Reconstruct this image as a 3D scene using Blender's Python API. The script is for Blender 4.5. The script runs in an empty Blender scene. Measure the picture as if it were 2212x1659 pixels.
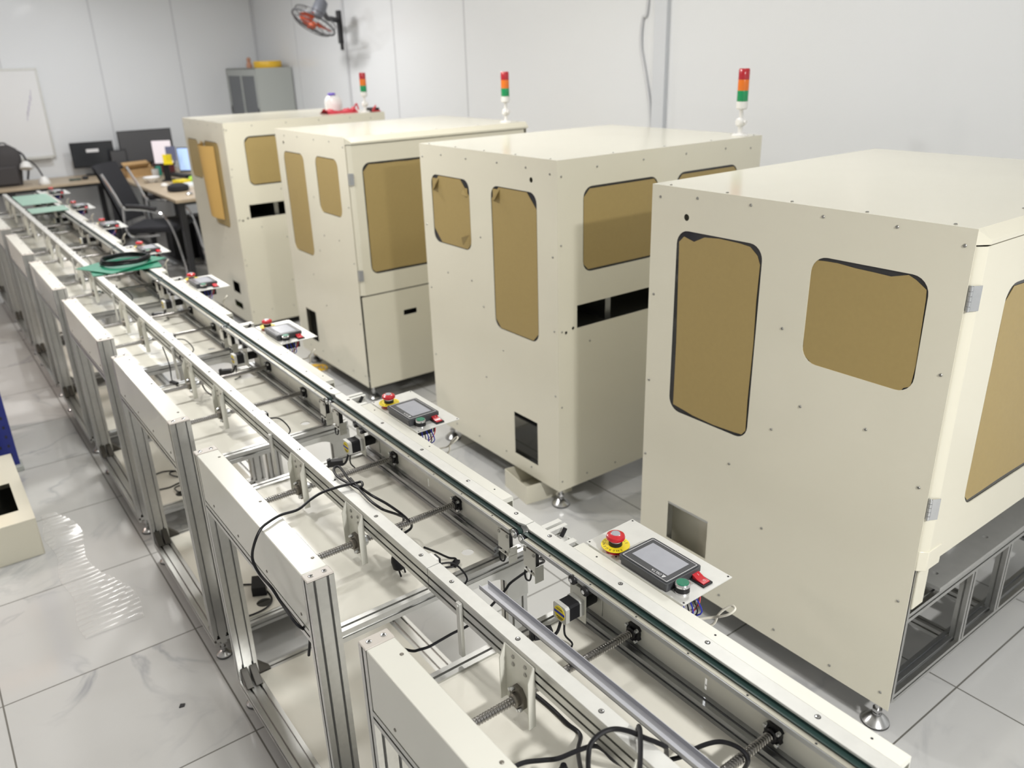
import bpy, bmesh, math, random
from mathutils import Vector, Matrix
from mathutils.geometry import tessellate_polygon
random.seed(7)
S = bpy.context.scene
COL = S.collection
PI = math.pi
# ------------------------------------------------------------------ camera
cam_d = bpy.data.cameras.new('camera'); cam = bpy.data.objects.new('camera', cam_d); COL.objects.link(cam)
F_PX, YAW, PITCH, ROLL = 1752.63, 0.62940948, -0.386636732, -0.0304946876
ca, sa, cb, sb, cc, sc_ = math.cos(YAW), math.sin(YAW), math.cos(PITCH), math.sin(PITCH), math.cos(ROLL), math.sin(ROLL)
fw = Vector((sa*cb, ca*cb, sb)); r0 = Vector((ca, -sa, 0)); u0 = r0.cross(fw)
rt = cc*r0 + sc_*u0; up = -sc_*r0 + cc*u0
M = Matrix((rt, up, -fw)).transposed().to_4x4(); M.translation = Vector((0, 0, 1.87))
cam.matrix_world = M
cam_d.sensor_fit = 'HORIZONTAL'; cam_d.sensor_width = 36.0; cam_d.lens = 36.0*F_PX/2212
cam_d.clip_start = .05; cam_d.clip_end = 60
cam_d.dof.use_dof = True; cam_d.dof.focus_distance = 1.75; cam_d.dof.aperture_fstop = 3.6
S.camera = cam
# ------------------------------------------------------------------ view + world
vs = S.view_settings
vs.view_transform = 'Standard'; vs.look = 'None'; vs.gamma = 1.0; vs.use_curve_mapping = False
vs.exposure = 0.0
w = bpy.data.worlds.new('world'); S.world = w; w.use_nodes = True
w.node_tree.nodes['Background'].inputs[0].default_value = (1, 1, 1, 1)
w.node_tree.nodes['Background'].inputs[1].default_value = 0.05
# round ceiling LED lamps, some added as fill: (x, y, diameter, watts, colour, label)
LAMPS = [(.57, 3.6, .26, 36, (1, .99, .96), 'round white ceiling lamp above the middle of the conveyor line'),
         (.85, -1.5, .26, 138, (1, .985, .96), 'round white ceiling lamp behind the camera'),
         (2.4, 7.25, .26, 38, (1, .985, .97), 'round white ceiling lamp near the wall fan'),
         (1.5, 8.6, .26, 27, (.93, .96, 1), 'added round fill lamp that brightens the far wall'),  # added to brighten the far wall, sited so its reflection stays hidden
         (2.6, 1.9, .26, 9, (.98, .99, 1), 'added round fill lamp above the gap between the two nearest machines'),  # added fill for the shaded machine side and the right wall
         (2.5, 3.5, .26, 11, (1, .98, .95), 'added round fill lamp above the middle machines'),  # added fill for the near sides of the third and farthest machines
         (1.5, 4.8, .26, 36, (1, .98, .95), 'added round fill lamp above the aisle between conveyors and far machines'),  # added to lift the near side of the farthest machine
         (-1.6, 5.6, .26, 42, (1, .84, .76), 'round warm ceiling lamp over the storage rack')]
CEIL = 2.9
XL, XR, YN, YF = -3.2, 3.9, -3.6, 10.4

# ------------------------------------------------------------------ materials
def nodes(m):
    return m.node_tree.nodes, m.node_tree.links
def mat(name, col, rough=.5, metal=0., noise=0., nscale=30., coat=0., spec=.5, bump=0., stretch=None, emit=0.):
    m = bpy.data.materials.new(name); m.use_nodes = True
    N, L = nodes(m); b = N['Principled BSDF']
    b.inputs['Base Color'].default_value = (*col, 1); b.inputs['Roughness'].default_value = rough
    b.inputs['Metallic'].default_value = metal; b.inputs['Specular IOR Level'].default_value = spec
    b.inputs['Coat Weight'].default_value = coat; b.inputs['Coat Roughness'].default_value = .06
    if emit:
        b.inputs['Emission Color'].default_value = (*col, 1); b.inputs['Emission Strength'].default_value = emit
    if noise or bump:
        tc = N.new('ShaderNodeTexCoord'); mp = N.new('ShaderNodeMapping'); n = N.new('ShaderNodeTexNoise')
        n.inputs['Scale'].default_value = nscale; n.inputs['Detail'].default_value = 4
        if stretch: mp.inputs['Scale'].default_value = stretch
        L.new(tc.outputs['Object'], mp.inputs[0]); L.new(mp.outputs[0], n.inputs['Vector'])
        if noise:
            cr = N.new('ShaderNodeValToRGB'); e = cr.color_ramp.elements
            e[0].position = .3; e[1].position = .7
            e[0].color = (*[max(0, c*(1-noise)) for c in col], 1); e[1].color = (*[min(1, c*(1+noise)) for c in col], 1)
            L.new(n.outputs['Fac'], cr.inputs[0]); L.new(cr.outputs[0], b.inputs['Base Color'])
        if bump:
            bp = N.new('ShaderNodeBump'); bp.inputs['Strength'].default_value = bump; bp.inputs['Distance'].default_value = .002
            L.new(n.outputs['Fac'], bp.inputs['Height']); L.new(bp.outputs[0], b.inputs['Normal'])
    return m
CREAM = mat('cream_paint', (.715, .685, .565), .16, coat=.0, noise=.015, nscale=3)
CREAM2 = mat('cream_paint_conveyor', (.685, .68, .615), .26, coat=.1, noise=.015, nscale=5)
DECKM = mat('pale_deck_sheet', (.71, .69, .615), .2, coat=.1, noise=.012, nscale=4)
CONM = mat('dark_die_cast', (.075, .07, .06), .45, .3)
CAPM = mat('post_cap_paint', (.54, .50, .455), .4)
ALU = mat('anodised_aluminium', (.56, .56, .545), .34, 1., noise=.04, nscale=60, stretch=(1, .05, 1))
ALUP = mat('milled_aluminium_plate', (.64, .64, .61), .42, .35, noise=.03, nscale=40)
ALUD = mat('aluminium_satin_dark', (.42, .43, .44), .38, 1., noise=.05, nscale=50)
STEEL = mat('polished_steel', (.72, .72, .72), .16, 1.)
CHROME = mat('chrome', (.66, .66, .67), .10, 1.)
LEDGE = mat('worn_rail_ledge', (.40, .385, .32), .4, .4)
PLATEM = mat('ground_steel_plate', (.40, .40, .385), .5, .4, noise=.04)
FOOTM = mat('turned_steel', (.52, .52, .52), .24, 1.)
THREAD = mat('threaded_steel', (.40, .39, .38), .22, 1.)
CHANM = mat('dull_aluminium', (.50, .505, .54), .5, .9)
ZINC = mat('zinc_steel', (.62, .63, .64), .25, 1., noise=.06)
NUTM = mat('nut_bronze_grey', (.20, .185, .16), .4, .6)
BLACK = mat('black_plastic', (.012, .012, .014), .42, spec=.35)
BLACKM = mat('black_matte', (.02, .02, .022), .65)
CABLE = mat('black_cable', (.007, .007, .009), .42, spec=.3)
BELT = mat('green_black_belt', (.018, .04, .036), .35)
BELTG = mat('belt_worn_edge', (.10, .14, .12), .35)
ACRYL = mat('smoked_acrylic', (.028, .028, .03), .08)
KRAFT = mat('kraft_film', (.365, .27, .105), .42, noise=.02, nscale=80)
KRAFTL = mat('kraft_film_lit', (.52, .33, .10), .5)  # yellower kraft, lightened to carry the light on the loose flap
RED = mat('red_plastic', (.52, .015, .025), .25, coat=.3)
REDD = mat('red_clear', (.42, .01, .02), .2, coat=.4)
AMBER = mat('amber_lens', (.75, .17, .005), .2, coat=.4)
GREENL = mat('green_lens', (.0, .26, .085), .2, coat=.4)
GREENB = mat('green_button', (.004, .16, .085), .4)
YELLOW = mat('yellow_plastic', (.85, .68, .02), .4)
WHITE = mat('white_plastic', (.78, .77, .74), .35)
WHITEG = mat('white_gloss', (.82, .82, .82), .15)
SCREEN = mat('lcd_grey', (.36, .37, .41), .22, noise=.05, nscale=25, coat=.4)
BEZEL = mat('hmi_bezel', (.045, .047, .052), .4)
LINE = mat('white_print', (.75, .75, .76), .5)
BLUEW = mat('blue_wire', (.02, .03, .35), .4)
REDW = mat('red_wire', (.5, .03, .05), .4)
WIREW = mat('pale_wire', (.7, .67, .58), .4)
PCBB = mat('blue_relay', (.04, .07, .25), .4)
GREENS = mat('green_mat', (.010, .17, .095), .4, noise=.1, nscale=60)
GREENP = mat('pale_green_sheet', (.27, .45, .36), .4, noise=.05, nscale=30)
WOOD = mat('desk_laminate', (.46, .37, .26), .4, noise=.12, nscale=8, stretch=(1, 12, 1))
BSTEEL = mat('black_steel', (.022, .022, .025), .4)
CARD = mat('cardboard', (.50, .32, .15), .75, noise=.06, nscale=20)
FAB = mat('black_fabric', (.016, .016, .02), .85, bump=.4, nscale=300)
BAGM = mat('grey_backpack_fabric', (.055, .05, .05), .8, bump=.4, nscale=200)
GREY = mat('grey_cabinet_paint', (.40, .42, .40), .4)
GLASSD = mat('dark_cabinet_glass', (.10, .11, .12), .1)
BLUEP = mat('blue_rack_paint', (.012, .022, .20), .4)
ORANGE = mat('orange_rack_paint', (.75, .30, .06), .4)
WALLM = mat('white_sandwich_panel', (.78, .795, .81), .30, coat=.2, bump=.03, nscale=1.5)
CEILM = mat('white_ceiling', (.86, .86, .85), .6)
TRIMM = mat('panel_joint_strip', (.62, .63, .65), .35)
DARKIN = mat('dark_inner_fill', (.035, .035, .03), .5)  # even dark colour for fill pieces seen through openings
FILMY = mat('yellow_tape', (.75, .46, .03), .4)
FOOTR = mat('foot_rubber', (.05, .05, .05), .6)

def floor_material():
    m = bpy.data.materials.new('marble_tile_floor'); m.use_nodes = True
    N, L = nodes(m); b = N['Principled BSDF']
    geo = N.new('ShaderNodeNewGeometry'); sx = N.new('ShaderNodeSeparateXYZ'); L.new(geo.outputs['Position'], sx.inputs[0])
    def mth(op, a, bb=None, c=None):
        n = N.new('ShaderNodeMath'); n.operation = op
        for i, v in enumerate((a, bb, c)):
            if v is None: continue
            if isinstance(v, (int, float)): n.inputs[i].default_value = v
            else: L.new(v, n.inputs[i])
        return n.outputs[0]
    ux = mth('MULTIPLY', mth('SUBTRACT', sx.outputs['X'], .458-6.0), 1/.6)
    uy = mth('MULTIPLY', mth('SUBTRACT', sx.outputs['Y'], 1.995-6.0), 1/.6)
    fx, fy = mth('FRACT', ux), mth('FRACT', uy)
    g = .0042
    ex = mth('MINIMUM', fx, mth('SUBTRACT', 1.0, fx)); ey = mth('MINIMUM', fy, mth('SUBTRACT', 1.0, fy))
    grout = mth('LESS_THAN', mth('MINIMUM', ex, ey), g)
    cmb = N.new('ShaderNodeCombineXYZ'); L.new(mth('FLOOR', ux), cmb.inputs[0]); L.new(mth('FLOOR', uy), cmb.inputs[1])
    wn = N.new('ShaderNodeTexWhiteNoise'); wn.noise_dimensions = '3D'; L.new(cmb.outputs[0], wn.inputs['Vector'])
    vm = N.new('ShaderNodeVectorMath'); vm.operation = 'MULTIPLY_ADD'
    L.new(wn.outputs['Color'], vm.inputs[0]); vm.inputs[1].default_value = (9, 9, 9); L.new(geo.outputs['Position'], vm.inputs[2])
    n1 = N.new('ShaderNodeTexNoise'); n1.inputs['Scale'].default_value = 1.5; n1.inputs['Detail'].default_value = 6; n1.inputs['Distortion'].default_value = .9
    L.new(vm.outputs[0], n1.inputs['Vector'])
    vein = mth('ABSOLUTE', mth('SUBTRACT', n1.outputs['Fac'], .5))
    cr = N.new('ShaderNodeValToRGB'); e = cr.color_ramp.elements
    e[0].position = 0.; e[0].color = (.35, .355, .37, 1); e[1].position = .018; e[1].color = (.53, .53, .52, 1)
    L.new(vein, cr.inputs[0])
    n2 = N.new('ShaderNodeTexNoise'); n2.inputs['Scale'].default_value = 2.2; n2.inputs['Detail'].default_value = 3; L.new(vm.outputs[0], n2.inputs['Vector'])
    cr2 = N.new('ShaderNodeValToRGB'); e = cr2.color_ramp.elements
    e[0].position = .45; e[0].color = (0, 0, 0, 1); e[1].position = .7; e[1].color = (1, 1, 1, 1); L.new(n2.outputs['Fac'], cr2.inputs[0])
    mx = N.new('ShaderNodeMix'); mx.data_type = 'RGBA'; L.new(cr2.outputs[0], mx.inputs['Factor']); L.new(cr.outputs[0], mx.inputs['B'])
    mx.inputs['A'].default_value = (.545, .545, .535, 1)
    mg = N.new('ShaderNodeMix'); mg.data_type = 'RGBA'; L.new(grout, mg.inputs['Factor']); L.new(mx.outputs['Result'], mg.inputs['A'])
    mg.inputs['B'].default_value = (.13, .125, .11, 1)
    L.new(mg.outputs['Result'], b.inputs['Base Color'])
    rr = mth('MULTIPLY_ADD', grout, .5, .10); L.new(rr, b.inputs['Roughness'])
    b.inputs['Specular IOR Level'].default_value = .55
    return m
FLOORM = floor_material()
def film_material():
    m = bpy.data.materials.new('clear_wrap_film'); m.use_nodes = True
    N, L = nodes(m); b = N['Principled BSDF']
    b.inputs['Base Color'].default_value = (.85, .84, .82, 1); b.inputs['Roughness'].default_value = .12
    b.inputs['Alpha'].default_value = .32
    return m
FILM = film_material()

# ------------------------------------------------------------------ mesh builder
class MB:
    def __init__(s): s.v = []; s.f = []; s.m = []
    def add(s, v, f, mi=0):
        o = len(s.v); s.v += [tuple(p) for p in v]; s.f += [tuple(i+o for i in q) for q in f]; s.m += [mi]*len(f); return s
    def box(s, x0, x1, y0, y1, z0, z1, mi=0):
        v = [(x, y, z) for x in (x0, x1) for y in (y0, y1) for z in (z0, z1)]
        return s.add(v, [(0, 1, 3, 2), (4, 6, 7, 5), (0, 4, 5, 1), (2, 3, 7, 6), (0, 2, 6, 4), (1, 5, 7, 3)], mi)
    def obox(s, c, ax, ay, az, mi=0):
        c, ax, ay, az = map(Vector, (c, ax, ay, az))
        v = [c+i*ax+j*ay+k*az for i in (-1, 1) for j in (-1, 1) for k in (-1, 1)]
        return s.add(v, [(0, 1, 3, 2), (4, 6, 7, 5), (0, 4, 5, 1), (2, 3, 7, 6), (0, 2, 6, 4), (1, 5, 7, 3)], mi)
    def lathe(s, c, axis, prof, n=20, mi=0, start=0.):
        c = Vector(c); a = Vector(axis).normalized()
        t = Vector((0, 0, 1)) if abs(a.z) < .9 else Vector((1, 0, 0))
        u = a.cross(t).normalized(); w_ = a.cross(u)
        v = []; f = []
        for r, h in prof:
            for i in range(n):
                th = start + 2*PI*i/n; v.append(c + a*h + (u*math.cos(th)+w_*math.sin(th))*r)
        for k in range(len(prof)-1):
            for i in range(n):
                j = (i+1) % n; f.append((k*n+i, k*n+j, (k+1)*n+j, (k+1)*n+i))
        f.append(tuple(range(n))[::-1]); f.append(tuple(range((len(prof)-1)*n, len(prof)*n)))
        return s.add(v, f, mi)
    def cyl(s, p0, p1, r, n=16, mi=0):
        d = Vector(p1)-Vector(p0); return s.lathe(p0, d, [(r, 0), (r, d.length)], n, mi)
    def tube(s, pts, r, n=8, mi=0, closed=False):
        P = [Vector(p) for p in pts]; m = len(P); v = []; f = []
        prev = None
        for i, p in enumerate(P):
            if closed: d = P[(i+1) % m]-P[i-1]
            else: d = P[min(i+1, m-1)]-P[max(i-1, 0)]
            d = d.normalized() if d.length > 1e-9 else Vector((0, 0, 1))
            if prev is None:
                t = Vector((0, 0, 1)) if abs(d.z) < .9 else Vector((1, 0, 0)); u = d.cross(t).normalized()
            else:
                u = prev - d*prev.dot(d); u = u.normalized() if u.length > 1e-6 else d.orthogonal().normalized()
            prev = u; w_ = d.cross(u)
            for k in range(n):
                th = 2*PI*k/n; v.append(p+(u*math.cos(th)+w_*math.sin(th))*r)
        for i in range(m if closed else m-1):
            for k in range(n):
                j = (i+1) % m
                f.append((i*n+k, i*n+(k+1) % n, j*n+(k+1) % n, j*n+k))
        if not closed: f.append(tuple(range(n))[::-1]); f.append(tuple(range((m-1)*n, m*n)))
        return s.add(v, f, mi)
    def prism(s, poly, plane, a, b, mi=0, holes=()):
        """extruded 2D polygon (with holes). plane x: (u,v)->(.,u,v); y: (u,.,v); z: (u,v,.)"""
        def mp(p, d):
            return (d, p[0], p[1]) if plane == 'x' else (p[0], d, p[1]) if plane == 'y' else (p[0], p[1], d)
        loops = [list(poly)] + [list(h) for h in holes]
        flat = [p for l in loops for p in l]; n = len(flat)
        if holes or len(poly) > 4:
            tris = tessellate_polygon([[Vector((p[0], p[1], 0)) for p in l] for l in loops])
        else: tris = [tuple(range(n))]
        v = [mp(p, a) for p in flat]+[mp(p, b) for p in flat]
        f = [tuple(t) for t in tris]+[tuple(i+n for i in t)[::-1] for t in tris]
        o = 0
        for l in loops:
            k = len(l)
            for i in range(k): j = (i+1) % k; f.append((o+i, o+j, n+o+j, n+o+i))
            o += k
        return s.add(v, f, mi)
def smooth_path(pts, k=6, closed=False):
    P = [Vector(p) for p in pts]; out = []; m = len(P)
    rng = range(m) if closed else range(m-1)
    for i in rng:
        if closed: a, b, c, d = P[i-1], P[i], P[(i+1) % m], P[(i+2) % m]
        else: a, b, c, d = P[max(i-1, 0)], P[i], P[i+1], P[min(i+2, m-1)]
        for j in range(k):
            t = j/k
            out.append(.5*((2*b)+(-a+c)*t+(2*a-5*b+4*c-d)*t*t+(-a+3*b-3*c+d)*t**3))
    if not closed: out.append(P[-1])
    return out
def rrect(u0, u1, v0, v1, r, n=6):
    o = []
    for cx, cy, a0 in ((u1-r, v1-r, 0), (u0+r, v1-r, 90), (u0+r, v0+r, 180), (u1-r, v0+r, 270)):
        for i in range(n+1):
            a = math.radians(a0+90*i/n); o.append((cx+r*math.cos(a), cy+r*math.sin(a)))
    return o
def circ(u, v, r, n=16): return [(u+r*math.cos(2*PI*i/n), v+r*math.sin(2*PI*i/n)) for i in range(n)]
def rect(u0, u1, v0, v1): return [(u0, v0), (u1, v0), (u1, v1), (u0, v1)]

def mesh_of(name, mb, mats, origin=(0, 0, 0), sharp=35):
    me = bpy.data.meshes.new(name); o = Vector(origin)
    me.from_pydata([Vector(p)-o for p in mb.v], [], mb.f)
    bm = bmesh.new(); bm.from_mesh(me); bmesh.ops.recalc_face_normals(bm, faces=bm.faces); bm.to_mesh(me); bm.free()
    mats = mats if isinstance(mats, (list, tuple)) else [mats]
    for m in mats: me.materials.append(m)
    for i, p in enumerate(me.polygons): p.material_index = mb.m[i]; p.use_smooth = True
    me.set_sharp_from_angle(angle=math.radians(sharp))
    return me
def origin_of(o):
    p = Vector((0, 0, 0))
    while o is not None: p += o.location; o = o.parent
    return p
def obj(name, mb, mats, parent=None, bevel=0, sharp=35, seg=2):
    og = origin_of(parent)
    o = bpy.data.objects.new(name, mesh_of(name, mb, mats, og, sharp)); COL.objects.link(o); o.parent = parent
    if bevel:
        bv = o.modifiers.new('bevel', 'BEVEL'); bv.width = bevel; bv.segments = seg; bv.limit_method = 'ANGLE'; bv.angle_limit = math.radians(40)
    return o
def inst(name, me, loc, parent=None, rot=None):
    o = bpy.data.objects.new(name, me); COL.objects.link(o); o.parent = parent
    o.location = Vector(loc)-origin_of(parent)
    if rot: o.rotation_euler = rot
    return o
def tag(o, label, cat, group=None):
    o['label'] = label; o['category'] = cat
    if group: o['group'] = group
    return o
def thing(name, label, cat, loc, group=None):
    o = bpy.data.objects.new(name, None); COL.objects.link(o); o.location = loc; o.empty_display_size = .1
    return tag(o, label, cat, group)
def single(name, mb, mats, label, cat, group=None, bevel=0, base=None):
    """top-level one-mesh thing with its origin at its base"""
    if base is None:
        n = len(mb.v); base = (sum(p[0] for p in mb.v)/n, sum(p[1] for p in mb.v)/n, min(p[2] for p in mb.v))
    o = bpy.data.objects.new(name, mesh_of(name, mb, mats, base)); COL.objects.link(o); o.location = base
    if bevel:
        bv = o.modifiers.new('bevel', 'BEVEL'); bv.width = bevel; bv.segments = 2; bv.limit_method = 'ANGLE'; bv.angle_limit = math.radians(40)
    return tag(o, label, cat, group)
def struct(name, mb, mats):
    o = obj(name, mb, mats); o['kind'] = 'structure'; return o
def copy_tree(o, parent=None):
    c = o.copy(); COL.objects.link(c); c.parent = parent
    for ch in list(o.children): copy_tree(ch, c)
    return c
def text_geo(txt, size):
    cu = bpy.data.curves.new('t', 'FONT'); cu.body = txt; cu.size = size; cu.align_x = 'CENTER'; cu.align_y = 'CENTER'
    to = bpy.data.objects.new('t', cu); COL.objects.link(to)
    dg = bpy.context.evaluated_depsgraph_get(); me = to.evaluated_get(dg).to_mesh()
    v = [tuple(p.co) for p in me.vertices]; f = [tuple(p.vertices) for p in me.polygons]
    to.evaluated_get(dg).to_mesh_clear(); bpy.data.objects.remove(to); bpy.data.curves.remove(cu)
    return v, f
def put_text(mb, txt, size, c, ux, uy, mi=0):
    v, f = text_geo(txt, size); c, ux, uy = Vector(c), Vector(ux), Vector(uy)
    mb.add([c+ux*p[0]+uy*p[1] for p in v], f, mi)

# ------------------------------------------------------------------ room
struct('floor', MB().box(XL, XR, YN, YF, -.05, 0), FLOORM)
struct('ceiling', MB().box(XL, XR, YN, YF, CEIL, CEIL+.05), CEILM)
struct('wall_right', MB().box(XR, XR+.06, YN, YF, 0, CEIL), WALLM)
struct('wall_far', MB().box(XL, XR+.06, YF, YF+.06, 0, CEIL), WALLM)
struct('wall_left', MB().box(XL-.06, XL, YN, YF, 0, CEIL), WALLM)
struct('wall_near', MB().box(XL-.06, XR+.06, YN-.06, YN, 0, CEIL), WALLM)
ti = 1
for x in (-.75, .2, 1.15, 2.1, 2.96):
    struct('trim_%d' % ti, MB().box(x-.008, x+.008, YF-.003, YF+.001, .08, CEIL), TRIMM); ti += 1
for y in (9.2, 7.0, 5.85, 1.5, .3):
    struct('trim_%d' % ti, MB().box(XR-.003, XR+.001, y-.008, y+.008, .08, CEIL), TRIMM); ti += 1
struct('trim_%d' % ti, MB().box(XR-.03, XR, YF-.03, YF, 0, CEIL), TRIMM); ti += 1
struct('baseboard_far', MB().box(XL, XR, YF-.012, YF, 0, .08), TRIMM)
struct('baseboard_right', MB().box(XR-.012, XR, YN, YF, 0, .08), TRIMM)
# lamps on the ceiling
for k, (x, y, dm, wt, c, lab) in enumerate(LAMPS):
    t = thing('ceiling_light', lab, 'light', (x, y, CEIL))
    obj('housing', MB().lathe((x, y, CEIL-.05), (0, 0, 1), [(dm/2+.012, 0), (dm/2+.02, .01), (dm/2+.02, .05)], 32), WHITE, t)
    obj('diffuser', MB().lathe((x, y, CEIL-.056), (0, 0, 1), [(dm/2, 0), (dm/2, .006)], 32), mat('led_diffuser', c, .4, emit=4.), t)
    ld = bpy.data.lights.new('led_area', 'AREA'); ld.shape = 'DISK'; ld.size = dm; ld.energy = wt; ld.color = c
    lo = bpy.data.objects.new('led_area', ld); COL.objects.link(lo); lo.parent = t; lo.location = (0, 0, -.06)

# ------------------------------------------------------------------ shared small meshes
def screw_mesh(r=.004, h=.0022, mt=STEEL, nm='screw'):
    mb = MB().lathe((0, 0, 0), (0, 0, 1), [(r, -.002), (r, h*.4), (r*.7, h)], 12)
    return mesh_of(nm, mb, mt)
SCREW = screw_mesh(.0044, .0025, mat('screw_grey', (.34, .335, .31), .35, .9))
SCREWS = screw_mesh(.0038, .0016, NUTM)
def cap_screw_mesh():       # countersunk socket screw; a black hexagon stands in for its recess shade
    mb = MB().lathe((0, 0, 0), (0, 0, 1), [(.0056, -.001), (.0056, .0006), (.0048, .0010)], 16)
    mb.lathe((0, 0, .0004), (0, 0, 1), [(.0026, 0), (.0026, .0008)], 6, 1)
    return mesh_of('cap_screw', mb, [CHROME, BLACKM])
CAPS = cap_screw_mesh()
def rail_screw_mesh():      # screw in a flat black ring that paints the counterbore's shade
    mb = MB().lathe((0, 0, 0), (0, 0, 1), [(.0050, -.001), (.0050, .0004)], 18, 1)
    mb.lathe((0, 0, 0), (0, 0, 1), [(.0036, 0), (.0036, .0008), (.002, .0010)], 14)
    mb.lathe((0, 0, 0), (0, 0, 1), [(.0014, 0), (.0014, .0013)], 6, 1)
    return mesh_of('rail_screw', mb, [CHROME, BLACKM])
RSCREW = rail_screw_mesh()
def extr(mb, c, axis, L, wu, wv, su=(), sv=(), g=.0031, d=.0085, mi=0, md=None):
    """slotted aluminium extrusion: starts at c, runs L along axis; wu,wv = width along the two cross axes in xyz order;
    su = slot positions on the faces whose normal is v (offset along u); sv likewise."""
    hu, hv = wu/2, wv/2; g2 = min(.0055, g*1.75)
    def side(pts, pos, along, depth):  # returns list in local (s,t) going -along..along at t=0, slots go inward
        out = []
        for p in sorted(pos): out += [(p-g, 0), (p-g, .0018), (p-g2, .0018), (p-g2, depth), (p+g2, depth), (p+g2, .0018), (p+g, .0018), (p+g, 0)]
        return out
    poly = []
    poly.append((-hu, -hv)); poly += [(s_, -hv+t) for s_, t in side(0, su, hu, d)]
    poly.append((hu, -hv)); poly += [(hu-t, s_) for s_, t in side(0, sv, hv, d)]
    poly.append((hu, hv)); poly += [(-s_, hv-t) for s_, t in side(0, su, hu, d)]
    poly.append((-hu, hv)); poly += [(-hu+t, -s_) for s_, t in side(0, sv, hv, d)]
    if axis == 'z': mb.prism([(c[0]+p[0], c[1]+p[1]) for p in poly], 'z', c[2], c[2]+L, mi)
    elif axis == 'y': mb.prism([(c[0]+p[0], c[2]+p[1]) for p in poly], 'y', c[1], c[1]+L, mi)
    else: mb.prism([(c[1]+p[0], c[2]+p[1]) for p in poly], 'x', c[0], c[0]+L, mi)
    return mb
S2 = (-.015, .015)
def foot_mb(x, y, h, r=.026, stem=.006):
    mb = MB().lathe((x, y, 0), (0, 0, 1), [(r*.97, 0), (r, .002), (r*.99, .006)], 28, 1)
    mb.lathe((x, y, .006), (0, 0, 1), [(r*.98, 0), (r*.97, .003), (r*.42, r*.62), (r*.30, r*.66), (r*.30, r*.80), (stem, r*.82), (stem, h-.006)], 28)
    mb.lathe((x, y, .006+r*.95), (0, 0, 1), [(stem*1.75, 0), (stem*1.75, r*.22)], 6)
    return mb
def thread_mesh(L, r, pitch, name='lead_screw'):
    mb = MB(); n = 14; rows = int(L/pitch)*8; v = []; f = []
    for i in range(rows+1):
        x = L*i/rows
        for k in range(n):
            th = 2*PI*k/n
            ph = (x/pitch - k/n) % 1.0
            h = 1.0 if ph < .5 else .0
            rr = r*(1. if ph < .45 else .97 if ph < .55 else .77)
            v.append((x, rr*math.cos(th), rr*math.sin(th)))
    for i in range(rows):
        for k in range(n): f.append((i*n+k, i*n+(k+1) % n, (i+1)*n+(k+1) % n, (i+1)*n+k))
    f.append(tuple(range(n))); f.append(tuple(range(rows*n, rows*n+n)))
    return mesh_of(name, mb.add(v, f), THREAD, sharp=40)

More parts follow.
